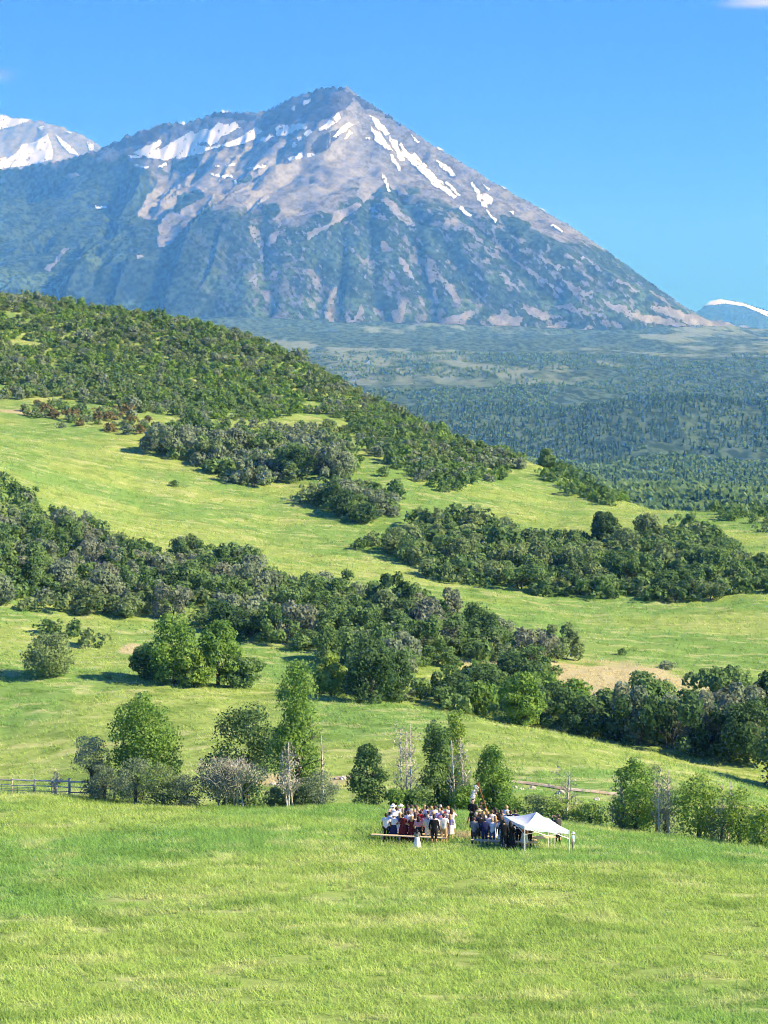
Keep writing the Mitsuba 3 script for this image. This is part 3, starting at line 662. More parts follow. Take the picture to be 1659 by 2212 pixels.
def tree(name, label, u, vtop, y, width, leaf, shape, seed, n=2600, size=0.2, trunk='brown_bark', vbase=None, group=None, lean=0.0):
    r = np.random.default_rng(seed)
    top = at(u, vtop, y)
    x = top[0]
    z = float(ground(x, y)) - 0.1
    hgt = top[2] - z
    key = thing(name, label, 'tree' if 'tree' in name else 'shrub', group)
    sc = np.array([width, width, hgt * 0.97])
    B = [(b[0] * width, b[1] * width, b[2] * hgt * 0.97 + 0.05, b[3] * width * 1.15, b[4] * width * 1.15, max(b[5] * hgt, b[3] * width * 0.8)) for b in tall_blobs(r, shape)]
    B = [(b[0] + lean * b[2], *b[1:]) for b in B]
    scene[key + '__crown'] = {**mikit.ply(leaves(r, B, int(n * 3.0), size * 0.62, thin=0.45 if leaf == 'grey_leaf' else 0.85), leaf), 'to_world': T().translate([float(x), float(y), z])}
    st = [limb((0, 0, -0.2), (lean * hgt * 0.45, 0, hgt * 0.45), 0.035 * width + 0.05, 0.02 * width + 0.03, 7)]
    for k in range(6):
        a = r.uniform(0, 6.28)
        h0 = r.uniform(0.12, 0.45) * hgt
        branching(r, np.array([lean * h0, 0, h0]), np.array([0.5 * math.cos(a), 0.5 * math.sin(a), 0.85]), hgt * 0.12, 0.04 + 0.008 * width, 2, st)
    scene[key + '__trunk'] = {**mikit.ply(join(st), trunk), 'to_world': T().translate([float(x), float(y), z])}
    return key


def bare(name, label, u, vtop, y, seed, mat='pale_bark', n=2, spread=0.33, fuzz=0, width=1.6, group=None):
    """a leafless tree: pale stems and fine twigs"""
    r = np.random.default_rng(seed)
    top = at(u, vtop, y)
    x, z = top[0], float(ground(top[0], y)) - 0.1
    hgt = top[2] - z
    key = thing(name, label, 'tree' if 'tree' in name else 'shrub', group)
    st, tw = [], []
    for k in range(n):
        p = np.array([r.uniform(-0.25, 0.25) * width * (n > 1), r.uniform(-0.3, 0.3) * (n > 1), 0.0])
        d = np.array([r.normal() * 0.05, r.normal() * 0.05, 1.0])
        L = hgt * r.uniform(0.85, 1.0)
        st.append(limb(p, p + d * L, 0.075 if n > 1 else 0.17, 0.03, 6))
        for j in range(16):
            h0 = r.uniform(0.22, 0.92)
            a = r.uniform(0, 6.28)
            e = np.array([math.cos(a) * 0.75, math.sin(a) * 0.75, 0.8])
            branching(r, p + d * L * h0, e / np.linalg.norm(e), width * 0.42 * (1.15 - h0), 0.036, 2, tw, spread, 0.2)
    scene[key + '__trunk'] = {**mikit.ply(join(st), mat), 'to_world': T().translate([float(x), float(y), z])}
    if fuzz:
        B = [(r.uniform(-0.35, 0.35) * width, r.uniform(-0.35, 0.35) * width, hgt * q, width * 0.3, width * 0.3, hgt * 0.16) for q in np.linspace(0.3, 0.86, 7)]
        tw.append(leaves(r, B, fuzz, 0.16, thin=0.16, loose=1.0, shell=(0.1, 1.1)))
    if 'shrub' in name:
        scene[key + '__leaf'] = {**mikit.ply(leaves(r, B, 2600, 0.11, thin=0.5, loose=1.0, shell=(0.3, 1.1)), 'grey_leaf'), 'to_world': T().translate([float(x), float(y), z])}
        labels[key + '__leaf'] = {'kind': 'stuff'}
    labels[key + '__twig'] = {'kind': 'stuff'}
    scene[key + '__twig'] = {**mikit.ply(join(tw), 'grey_twig' if fuzz else mat), 'to_world': T().translate([float(x), float(y), z])}
    return key


tree('broadleaf_tree', 'bright green broad tree standing tall at the left by the rail fence', 303, 1490, 136, 6.2, 'bright_leaf', 'ovoid', 1, 4200, 0.2, lean=0.03)
tree('broadleaf_tree', 'tallest tree of the draw, a narrow green poplar left of centre', 641, 1420, 134, 5.2, 'bright_leaf', 'two', 2, 4200, 0.19)
tree('round_bush', 'dark rounded bush shaded by the tall poplar beside it', 530, 1526, 139, 7.2, 'dark_leaf', 'round', 3, 3600, 0.2)  # the poplar's shade is put into the leaf colour, hence the dark leaves
tree('broadleaf_tree', 'small dark green cone shaped tree left of the crowd', 795, 1603, 131, 4.4, 'oak_leaf', 'spire', 4, 2400, 0.17)
tree('broadleaf_tree', 'dark slender tree behind the gap between the two crowds', 946, 1546, 132, 4.0, 'oak_leaf', 'two', 5, 2800, 0.18)
tree('broadleaf_tree', 'yellow green top of the slender pair behind the crowd', 985, 1531, 134, 3.0, 'lime_leaf', 'two', 6, 1800, 0.17)
tree('broadleaf_tree', 'narrow green tree behind the wooden arch', 1066, 1610, 131, 3.3, 'bright_leaf', 'ovoid', 7, 2300, 0.17)
tree('broadleaf_tree', 'green tree with a dark left side right of the canopy', 1376, 1638, 123, 4.0, 'bright_leaf', 'ovoid', 8, 1900, 0.17)
tree('broadleaf_tree', 'yellow green tree near the right edge of the near meadow', 1512, 1670, 120, 4.2, 'lime_leaf', 'ovoid', 9, 1500, 0.17)
tree('broadleaf_tree', 'low yellow green tree at the right end of the draw', 1600, 1700, 117, 3.4, 'lime_leaf', 'ovoid', 10, 1100, 0.16)
tree('round_bush', 'yellow green bush cut by the right edge of the picture', 1650, 1742, 114, 2.6, 'lime_leaf', 'round', 11, 1000, 0.16)
tree('round_bush', 'grey green shrub leaning on the left side of the bright broad tree', 196, 1580, 137, 3.2, 'grey_leaf', 'round', 12, 1700, 0.16)
for k, (u, vt, y, w_, lf, lab) in enumerate([(225, 1652, 132, 2.8, 'grey_leaf', 'grey green shrub just right of the fence end'), (292, 1640, 131, 3.4, 'grey_leaf', 'grey green shrub at the foot of the bright broad tree'), (352, 1650, 130, 3.0, 'olive_leaf', 'olive shrub right of the bright broad tree'),
                                             (405, 1672, 129, 2.6, 'grey_leaf', 'low grey green shrub between the two big trees'), (690, 1668, 129, 2.9, 'grey_leaf', 'grey shrub right of the tall poplar'), (598, 1700, 129, 1.9, 'olive_leaf', 'low olive shrub by the pale rocks'),
                                             (650, 1705, 129, 2.0, 'olive_leaf', 'low olive shrub under the tall poplar'), (1005, 1690, 129, 2.4, 'bright_leaf', 'green shrub behind the left block of guests'), (905, 1700, 129, 2.6, 'oak_leaf', 'green shrub behind the middle of the left block'),
                                             (860, 1705, 129, 2.2, 'bright_leaf', 'bright shrub at the foot of the pale bare tree'), (1100, 1712, 128, 2.4, 'bright_leaf', 'bright shrub behind the right block of guests'), (1160, 1720, 127, 2.6, 'olive_leaf', 'olive shrub behind the white canopy'),
                                             (1215, 1722, 126, 2.6, 'lime_leaf', 'yellow green shrub right behind the canopy'), (1275, 1735, 125, 2.6, 'lime_leaf', 'yellow green shrub between the canopy and the right trees'), (1440, 1702, 122, 2.8, 'grey_leaf', 'grey shrub between the two right trees'),
                                             (1340, 1722, 123, 2.0, 'grey_leaf', 'grey shrub left of the dark sided tree'), (1560, 1742, 118, 2.4, 'grey_leaf', 'grey shrub between the last trees at the right'), (1420, 1650, 126, 2.2, 'olive_leaf', 'olive shrub behind the right trees')]):
    tree('draw_shrub', lab, u, vt, y, w_, LEAFS['o'] if lf == 'oak_leaf' else lf, 'round', 30 + k, 1300 if u < 1090 else 620, 0.14)
bare('twiggy_shrub', 'big grey leafless twiggy shrub left of the tall poplar', 500, 1640, 129, 60, 'grey_twig', 5, 0.5, 1500, 4.6)
bare('bare_tree', 'pale bare tree rising behind the left block of guests', 873, 1558, 130, 61, 'pale_bark', 3, 0.33, 420, 2.2)
bare('bare_tree', 'thin white dead trunk right of the tall poplar', 698, 1580, 133, 62, 'pale_bark', 1, 0.3, 40, 0.9)
bare('bare_tree', 'greyish bare tree at the foot of the tall poplar', 630, 1602, 128, 63, 'pale_bark', 3, 0.33, 500, 1.7)
bare('bare_tree', 'pale bare tree right of the slender pair', 996, 1590, 129, 64, 'pale_bark', 2, 0.33, 380, 1.6)
bare('bare_tree', 'bare white trunked tree behind the canopy', 1222, 1650, 126, 65, 'pale_bark', 1, 0.33, 160, 2.2)
bare('bare_tree', 'pale bare tree beside the dark sided tree', 1437, 1660, 121, 66, 'pale_bark', 2, 0.33, 260, 1.5)
bare('bare_tree', 'low pale bare stems left of the yellow green tree', 1345, 1672, 124, 67, 'pale_bark', 2, 0.33, 200, 1.3)
bare('bare_tree', 'small pale bare tree at the far right of the draw', 1575, 1690, 119, 68, 'pale_bark', 2, 0.33, 200, 1.5)
bare('bare_tree', 'small bare sapling by the fence at the left', 118, 1662, 140, 69, 'pale_bark', 1, 0.33, 120, 1.6)
H = hit(105, 1462)
tree('oak_tree', 'round dark bush with its stems showing at the left on the near crest', 105, 1368, H[1], 6.2, 'olive_leaf', 'round', 70, 2600, 0.24)
for k, (u, vt, vb, w_, lf, sh, lab) in enumerate([(375, 1322, 1478, 6.2, 'bright_leaf', 'ovoid', 'bright tree with pale flowers in front of the long thicket'), (470, 1335, 1482, 5.6, 'bright_leaf', 'ovoid', 'bright tree at the right of the flowering clump'), (330, 1392, 1465, 5.0, 'oak_leaf', 'round', 'dark bush at the left end of the flowering clump'),
                                                   (525, 1420, 1485, 4.6, 'oak_leaf', 'round', 'low bush at the right end of the flowering clump'), (420, 1400, 1484, 4.6, 'lime_leaf', 'round', 'pale green bush low in the middle of the flowering clump'), (715, 1412, 1505, 4.0, 'lime_leaf', 'ovoid', 'pale green bush right of the tall poplar top'),
                                                   (800, 1372, 1518, 6.4, 'dark_leaf', 'ovoid', 'dark tree at the crest right of the pale green bush'), (845, 1400, 1522, 4.6, 'dark_leaf', 'round', 'dark bush at the crest above the left block of guests'), (1130, 1455, 1572, 5.4, 'bright_leaf', 'round', 'green tree on the crest above the canopy'),
                                                   (1615, 1512, 1650, 6.5, 'dark_leaf', 'round', 'big dark tree at the right edge throwing a long shadow'), (1305, 1105, 1180, 6.2, 'dark_leaf', 'round', 'dark round tree at the top of the broad grove'), (1180, 968, 1012, 5.0, 'oak_leaf', 'ovoid', 'lone tree on the skyline right of the hill'),
                                                   (640, 955, 1032, 8.0, 'oak_leaf', 'round', 'dark green tree in the grey green grove')]):
    H = hit(u, vb)
    tree('oak_tree', lab, u, vt, float(H[1]), w_, lf, sh, 90 + k, 2300, 0.3 if H[1] < 260 else 0.42)

H = hit(1490, 1660)
for k, (ox, oy, hgt) in enumerate(((9.2, -3.7, 8.0), (12.6, -5.2, 9.0))):
    p = np.array([H[0] + ox, H[1] + oy])
    g = float(ground(*p))
    dd = np.array([p[0], p[1], g + hgt])
    cosd = dd[1] * math.cos(PITCH) - dd[2] * math.sin(PITCH)
    tree('oak_tree', ['dark tree just past the right edge shading the near slope', 'taller dark tree further past the right edge'][k], (384 + FOC * dd[0] / cosd) * 1659 / 768, (512 - FOC * (dd[1] * math.sin(PITCH) + dd[2] * math.cos(PITCH)) / cosd) * 1659 / 768, p[1], 6.5, 'dark_leaf', 'round', 130 + k, 1500, 0.3)

# ------------------------------------------------------------------ valley forest: conifers and aspens
rng = np.random.default_rng(31)
parts = {'dark': [], 'light': []}
cone_t = np.arange(6) * math.pi / 3


def conifer(h, w_):
    V, F = [], []
    for lo, hi, rr in ((0.04, 0.55, 1.0), (0.34, 0.8, 0.68), (0.62, 1.0, 0.42)):
        b = len(V)
        for t in cone_t:
            V.append((rr * w_ / 2 * math.cos(t) * (0.8 + 0.4 * (int(t * 7) % 2)), rr * w_ / 2 * math.sin(t), lo * h))
        V.append((0, 0, hi * h))
        F += [(b + i, b + (i + 1) % 6, b + 6) for i in range(6)]
    return np.array(V), np.array(F)


n = 24000
y = 1250 * np.exp(rng.uniform(0, math.log(6200 / 1250), n))
x = rng.uniform(-0.05, 0.26, n) * y
z = ground(x, y)
den = meshkit.fbm(np.stack([x / 260, y / 420, x * 0], -1), 3, 41)
for i in range(n):
    if den[i] < 0.42 and y[i] > 3000:
        continue
    if rng.random() < (0.06 if y[i] < 2000 else 0.8 if 2750 < y[i] < 3900 and den[i] > 0.42 else 0.12):
        v, f = conifer(rng.uniform(7, 14), rng.uniform(5, 8))
        a = rng.uniform(0, 6.28)
        parts['dark'].append((np.column_stack([v[:, 0] * math.cos(a) - v[:, 1] * math.sin(a) + x[i], v[:, 0] * math.sin(a) + v[:, 1] * math.cos(a) + y[i], v[:, 2] + z[i] - 0.5]), f))
    else:
        v, f = MASS[int(rng.integers(6))]
        w_ = rng.uniform(7, 12)
        parts['light'].append((v * [w_, w_, w_ * 0.95] * 1.0 + [x[i], y[i], z[i] - 1.0], f))
scene['conifer_forest'] = mikit.ply(join(parts['dark']), 'conifer_leaf')
labels['conifer_forest'] = {'kind': 'stuff', 'label': 'dark conifer forest over the hazy valley ridges', 'category': 'forest'}
scene['broadleaf_forest'] = mikit.ply(join(parts['light']), 'aspen_leaf')
labels['broadleaf_forest'] = {'kind': 'stuff', 'label': 'rounded green woodland over the hazy valley ridges', 'category': 'forest'}

# ------------------------------------------------------------------ grass
def grass_color(p, n, uv):
    return meadow_color(p, n, uv) * 1.6


scene['grass_blade'] = {'type': 'principledthin', 'base_color': mikit.proc(grass_color), 'roughness': 0.6, 'diff_trans': 0.9, 'spec_trans': 0.0, 'eta': 1.3}


def blades(rng, x, y, per, h, w_, lean):
    n = len(x)
    X = np.repeat(x, per) + rng.normal(size=n * per) * 0.12
    Y = np.repeat(y, per) + rng.normal(size=n * per) * 0.12
    Z = ground(X, Y) - 0.02
    H = h * rng.uniform(0.5, 1.3, n * per)
    a = rng.uniform(0, 6.283, n * per)
    dx, dy = np.cos(a) * w_ / 2, np.sin(a) * w_ / 2
    tx, ty = rng.normal(size=n * per) * lean - 0.25, rng.normal(size=n * per) * lean
    b = np.stack([X, Y, Z], 1)
    V = np.stack([b - np.stack([dx, dy, 0 * dx], 1), b + np.stack([dx, dy, 0 * dx], 1), b + np.stack([tx * H, ty * H, H], 1)], 1)
    return V.reshape(-1, 3), np.arange(3 * n * per).reshape(-1, 3)


rng = np.random.default_rng(41)


def sow(n, y0, y1, amax, thr, seed):
    y = np.sqrt(rng.uniform(y0**2, y1**2, n))
    x = rng.uniform(-amax, amax, n) * y
    d = meshkit.fbm(np.stack([x / 1.7, y / 1.2, x * 0], -1), 3, seed)
    k = d > thr
    return x[k], y[k]


G = [blades(rng, *sow(88000, 50, 134, 0.25, 0.33, 51), 4, 0.30, 0.05, 0.6), blades(rng, *sow(34000, 134, 240, 0.25, 0.42, 52), 3, 0.38, 0.085, 0.6), blades(rng, *sow(40000, 240, 440, 0.25, 0.42, 53), 2, 0.45, 0.15, 0.6)]
scene['meadow_grass'] = mikit.ply(join(G), 'grass_blade')
labels['meadow_grass'] = {'kind': 'stuff', 'label': 'long green and yellow meadow grass over the slopes', 'category': 'grass'}

# ------------------------------------------------------------------ people
COLORS = {'white': (0.82, 0.82, 0.82), 'cream': (0.72, 0.66, 0.54), 'black': (0.012, 0.012, 0.014), 'charcoal': (0.05, 0.05, 0.055), 'grey': (0.22, 0.23, 0.25), 'navy': (0.02, 0.028, 0.10), 'blue': (0.07, 0.14, 0.38), 'sky-blue': (0.42, 0.60, 0.80),
          'maroon': (0.13, 0.014, 0.016), 'red': (0.50, 0.035, 0.04), 'orange': (0.60, 0.17, 0.04), 'pink': (0.72, 0.34, 0.36), 'lilac': (0.48, 0.42, 0.72), 'tan': (0.45, 0.31, 0.17), 'beige': (0.62, 0.52, 0.38), 'brown': (0.10, 0.05, 0.028),
          'purple': (0.14, 0.03, 0.28), 'denim': (0.09, 0.13, 0.24), 'green': (0.08, 0.16, 0.06)}
HAIR = {'dark': (0.018, 0.013, 0.011), 'brown': (0.075, 0.04, 0.02), 'fair': (0.42, 0.29, 0.13), 'grey': (0.42, 0.40, 0.38), 'straw': (0.62, 0.50, 0.28)}
for k, c in COLORS.items():
    scene['cloth_' + k.replace(' ', '_')] = {'type': 'twosided', 'nested': {'type': 'principled', 'base_color': rgb(*c), 'roughness': 0.8, 'sheen': 0.2, 'specular': 0.25}}
for k, c in HAIR.items():
    scene['hair_' + k] = {'type': 'twosided', 'nested': {'type': 'principled', 'base_color': rgb(*c), 'roughness': 0.55, 'specular': 0.4}}
for k, c in {'light': (0.58, 0.36, 0.26), 'tanned': (0.42, 0.24, 0.15), 'brown': (0.20, 0.10, 0.06)}.items():
    scene['skin_' + k] = {'type': 'twosided', 'nested': {'type': 'principled', 'base_color': rgb(*c), 'roughness': 0.5, 'specular': 0.4}}
scene['pale_wood'] = {'type': 'twosided', 'nested': {'type': 'diffuse', 'reflectance': mikit.proc(lambda p, n, uv: mikit.mix((0.60, 0.46, 0.27), (0.74, 0.60, 0.40), mikit.fbm(p.x * 3, p.y * 14, p.z * 9, 3)))}}
scene['rust_wood'] = {'type': 'twosided', 'nested': {'type': 'diffuse', 'reflectance': mikit.proc(lambda p, n, uv: mikit.mix((0.20, 0.075, 0.035), (0.33, 0.14, 0.07), mikit.fbm(p.x * 14, p.y * 14, p.z * 3, 3)))}}
scene['weathered_wood'] = {'type': 'twosided', 'nested': {'type': 'diffuse', 'reflectance': mikit.proc(lambda p, n, uv: mikit.mix((0.26, 0.20, 0.14), (0.52, 0.45, 0.35), mikit.fbm(p.x * 5, p.y * 5, p.z * 12, 3)))}}
scene['canopy_cloth'] = {'type': 'principledthin', 'base_color': rgb(0.70, 0.78, 0.88), 'roughness': 0.6, 'diff_trans': 0.35, 'spec_trans': 0.0, 'eta': 1.3}
scene['white_metal'] = {'type': 'twosided', 'nested': {'type': 'principled', 'base_color': rgb(0.74, 0.75, 0.77), 'roughness': 0.4, 'metallic': 0.2}}
scene['green_metal'] = {'type': 'twosided', 'nested': {'type': 'principled', 'base_color': rgb(0.30, 0.46, 0.38), 'roughness': 0.45}}


def ball(p, r, n=8):
    return m3.Manifold.sphere(float(r), n).translate([float(q) for q in p])


def bone(a, ra, b, rb, n=8):
    return m3.Manifold.batch_hull([ball(a, ra, n), ball(b, rb, n)])


def solid(parts):
    return m3.Manifold.batch_boolean(parts, m3.OpType.Add)


def smoothed(m, edge, it=6):
    q = m.refine_to_length(edge).to_mesh()
    t = trimesh.Trimesh(q.vert_properties[:, :3], q.tri_verts)
    trimesh.smoothing.filter_taubin(t, iterations=it)
    return t


def as_manifold(t):
    return m3.Manifold(m3.Mesh(np.asarray(t.vertices, np.float32), np.asarray(t.faces, np.uint32)))


# arms by pose: elbow and wrist of the right arm (x > 0), then of the left; facing +y, 1.72 m tall
POSES = {'down': ((0.27, -0.02, 1.12), (0.25, 0.07, 0.88), (-0.27, -0.02, 1.12), (-0.25, 0.05, 0.88)),
         'clasped': ((0.26, 0.01, 1.12), (0.07, 0.22, 1.04), (-0.26, 0.01, 1.12), (-0.07, 0.22, 1.03)),
         'shade': ((0.33, 0.10, 1.24), (0.12, 0.20, 1.52), (-0.27, -0.02, 1.12), (-0.25, 0.06, 0.88)),
         'raised': ((0.26, 0.22, 1.30), (0.12, 0.34, 1.50), (-0.26, 0.22, 1.30), (-0.12, 0.34, 1.50))}
SHO, HIP = 0.185, 0.095


def legs(stance):
    out = []
    for s in (1, -1):
        k = (s * (0.10 + 0.01 * stance), 0.03 * (s if stance else 0), 0.50)
        a = (s * (0.11 + 0.02 * stance), 0.05 * (s if stance else 0) - 0.02, 0.09)
        out.append(((s * HIP, 0, 0.92), k, a))
    return out


def hand(wrist, elbow, side):
    w, e = np.array(wrist), np.array(elbow)
    d = (w - e) / np.linalg.norm(w - e)
    nrm = np.array([side, 0.15, 0.0])                     # palm faces the body
    nrm = nrm - d * nrm.dot(d)
    nrm /= np.linalg.norm(nrm)
    sd = np.cross(d, nrm)
    if sd[1] < 0:
        sd = -sd
    out = [m3.Manifold.batch_hull([ball(w, 0.026, 8), ball(w + d * 0.05 + sd * 0.03, 0.017, 8), ball(w + d * 0.085 + sd * 0.033, 0.013, 8), ball(w + d * 0.085 - sd * 0.030, 0.013, 8), ball(w + d * 0.03 - sd * 0.025, 0.016, 8)])]
    for o, ln in ((0.032, 0.070), (0.011, 0.080), (-0.010, 0.074), (-0.030, 0.058)):
        p = w + d * 0.082 + sd * o
        q = p + d * ln * 0.55 - nrm * 0.008
        out += [bone(p, 0.0095, q, 0.0085, 6), bone(q, 0.0085, q + d * ln * 0.4 - nrm * 0.02, 0.0070, 6)]
    p = w + d * 0.03 + sd * 0.030
    q = p + sd * 0.025 + d * 0.030
    return out + [bone(p, 0.013, q, 0.011, 6), bone(q, 0.011, q + d * 0.030 + sd * 0.006 - nrm * 0.008, 0.0085, 6)]


def torso(g=0.0, waist=0.125, low=0.92):
    def sl(z, wx, wy):
        return [ball((s * (wx - wy), 0, z), wy + g, 12) for s in (1, -1)]
    return [m3.Manifold.batch_hull(sl(1.40, 0.19, 0.075) + sl(1.20, 0.17, 0.105)), m3.Manifold.batch_hull(sl(1.20, 0.17, 0.105) + sl(1.06, waist + 0.02, 0.095)), m3.Manifold.batch_hull(sl(1.06, waist + 0.02, 0.095) + sl(low, 0.165, 0.105))]


def sleeves(pose, g, to):
    er, wr, el, wl = POSES[pose]
    out = []
    for s, e, w in ((1, er, wr), (-1, el, wl)):
        sh = np.array((s * SHO, 0, 1.41))
        e, w = np.array(e), np.array(w)
        if to == 'short':
            out.append(bone(sh, 0.056 + g, sh + (e - sh) * 0.62, 0.047 + g))
        else:
            out += [bone(sh, 0.056 + g, e, 0.040 + g), bone(e, 0.040 + g, e + (w - e) * 0.93, 0.029 + g)]
    return out


def body_mesh(pose, stance):
    p = torso() + sleeves(pose, 0.0, 'long')
    p += [bone((0, 0, 1.42), 0.065, (0, 0.012, 1.52), 0.052), bone((0, 0.0, 1.635), 0.092, (0, 0.018, 1.625), 0.088, 14), bone((0, 0.02, 1.60), 0.075, (0, 0.052, 1.535), 0.042, 12)]
    for h, k, a in legs(stance):
        p += [bone(h, 0.090, k, 0.056), bone(k, 0.056, (a[0], a[1] - 0.012, 0.33), 0.054), bone((a[0], a[1] - 0.012, 0.33), 0.054, a, 0.036), bone(a, 0.036, (a[0], a[1] + 0.14, 0.028), 0.030), bone((a[0], a[1] - 0.03, 0.04), 0.035, (a[0], a[1] + 0.14, 0.028), 0.030)]
    m = as_manifold(smoothed(solid(p), 0.08))
    er, wr, el, wl = POSES[pose]
    ext = hand(wr, er, 1) + hand(wl, el, -1) + [bone((0, 0.105, 1.615), 0.010, (0, 0.118, 1.585), 0.014, 6)] + [bone((s * 0.092, 0.0, 1.63), 0.014, (s * 0.094, 0.004, 1.60), 0.010, 6) for s in (1, -1)]
    return solid([m] + ext)


def top_mesh(pose, sleeve):
    return smoothed(solid(torso(0.014, low=0.90) + sleeves(pose, 0.013, sleeve) + [bone((0, 0, 1.40), 0.085, (0, 0, 1.46), 0.062)]), 0.09, 3)


def trouser_mesh(stance):
    p = [m3.Manifold.batch_hull([ball((s * 0.065, 0, 1.0), 0.105, 12) for s in (1, -1)] + [ball((s * 0.075, 0, 0.88), 0.112, 12) for s in (1, -1)])]
    for h, k, a in legs(stance):
        p += [bone((h[0], 0, 0.88), 0.104, k, 0.073), bone(k, 0.073, (a[0], a[1], 0.10), 0.058)]
    return smoothed(solid(p), 0.10, 3)


def skirt_mesh(hem):
    z, w = (0.50, 0.24) if hem == 'knee' else (0.10, 0.32)
    a = np.arange(20) * 2 * np.pi / 20
    rows = []
    for t in np.linspace(0, 1, 7):
        rr = 0.15 + (w - 0.15) * t ** 0.8
        f = 1 + 0.10 * t * np.cos(5 * a + 0.6)
        rows.append(np.column_stack([rr * f * np.cos(a) * 1.08, rr * f * np.sin(a) * 0.9, np.full(20, 1.07 + (z - 1.07) * t)]))
    v = np.vstack(rows)
    f = [(r * 20 + i, (r + 1) * 20 + i, (r + 1) * 20 + (i + 1) % 20, r * 20 + (i + 1) % 20) for r in range(6) for i in range(20)]
    return v, np.array(f)


def hair_mesh(kind):
    p = [bone((0, -0.014, 1.652), 0.097, (0, -0.030, 1.62), 0.092, 14)]
    if kind == 'long':
        p += [m3.Manifold.batch_hull([ball((0, -0.03, 1.62), 0.092, 12), ball((0.05, -0.075, 1.42), 0.055, 10), ball((-0.05, -0.075, 1.42), 0.055, 10)])]
    if kind == 'bun':
        p += [ball((0, -0.115, 1.68), 0.048, 10)]
    m = solid(p) - m3.Manifold.cube([0.3, 0.3, 0.3], True).translate([0, 0.215, 1.56])
    return smoothed(m, 0.07, 2)


def hat_mesh():
    a = np.arange(20) * 2 * np.pi / 20
    prof = [(0.0, 1.775), (0.075, 1.77), (0.098, 1.74), (0.104, 1.685), (0.19, 1.665), (0.19, 1.657), (0.1, 1.672)]
    v = np.vstack([np.column_stack([r * np.cos(a), r * np.sin(a) - 0.01, np.full(20, z)]) for r, z in prof])
    return v, np.array([(r * 20 + i, (r + 1) * 20 + i, (r + 1) * 20 + (i + 1) % 20, r * 20 + (i + 1) % 20) for r in range(6) for i in range(20)])


def shoe_mesh(a):
    return smoothed(m3.Manifold.batch_hull([ball((a[0], a[1] - 0.035, 0.045), 0.045, 10), ball((a[0], a[1] + 0.15, 0.034), 0.038, 10), ball((a[0], a[1] + 0.02, 0.075), 0.046, 10)]), 0.12, 1)


BODY = {(p, s): mikit.ply(body_mesh(p, s), smooth=50) for p in POSES for s in (0, 1)}
TOPS = {(p, s): mikit.ply(top_mesh(p, s), smooth=50) for p in POSES for s in ('short', 'long')}
LEGWEAR = {('trousers', s): mikit.ply(trouser_mesh(s), smooth=50) for s in (0, 1)}
LEGWEAR.update({(h, s): mikit.ply(skirt_mesh('knee' if h == 'skirt' else 'floor'), smooth=40) for h in ('skirt', 'long skirt') for s in (0, 1)})
HAIRS = {k: mikit.ply(hair_mesh(k), smooth=50) for k in ('short', 'long', 'bun')}
HAT = mikit.ply(hat_mesh(), smooth=40)
SHOES = {s: [mikit.ply(shoe_mesh(l[2]), smooth=50) for l in legs(s)] for s in (0, 1)}


def person(x, y, face, where, top, bottom, legwear='trousers', hair='dark', cut='short', pose='down', sleeve='short', hat=None, skin='light', height=1.74, stance=0, extra=''):
    """face: degrees, 0 looks along +y (away from the camera), counted to the left"""
    shirt = 'jacket' if sleeve == 'long' and top in ('black', 'charcoal', 'navy', 'brown', 'grey') else 'top'
    wears = f"{'long ' if legwear == 'long skirt' else ''}{top} dress" if top == bottom and legwear != 'trousers' else f'{top} {shirt}, {bottom} {legwear}'
    key = thing('person', f"person in {wears}{f', {hat} hat' if hat else ''}, {where}", 'person', 'wedding guests')
    s = height / 1.74
    tw = T().translate([float(x), float(y), float(ground(x, y)) - 0.02]).rotate([0, 0, 1], float(face)).scale([s * 1.08, s * 1.08, s * 1.05])

    def add(part, d, mat):
        scene[f'{key}__{part}'] = {**d, 'bsdf': {'type': 'ref', 'id': mat}, 'to_world': tw}
    add('body', BODY[pose, stance], 'skin_' + skin)
    add('top', TOPS[pose, sleeve], 'cloth_' + top.replace(' ', '_'))
    add({'trousers': 'trousers'}.get(legwear, 'skirt'), LEGWEAR[legwear, stance], 'cloth_' + bottom.replace(' ', '_'))
    add('hair', HAIRS[cut], 'hair_' + hair)
    if hat:
        add('hat', HAT, 'cloth_' + hat if hat in COLORS else 'hair_straw')
    for k, d in enumerate(SHOES[stance]):
        add('shoe' + ('_001' if k else ''), d, 'cloth_brown' if bottom in ('beige', 'tan', 'cream', 'white') else 'cloth_black')
    return key


ROW, AX = np.array([0.965, -0.262]), np.array([0.08, 0.997])
FACE = -10.0
ORD = ['first', 'second', 'third', 'fourth', 'fifth', 'sixth', 'seventh', 'eighth', 'ninth', 'tenth']
TIER = ['front row', 'second row', 'third row', 'fourth row', 'back row']
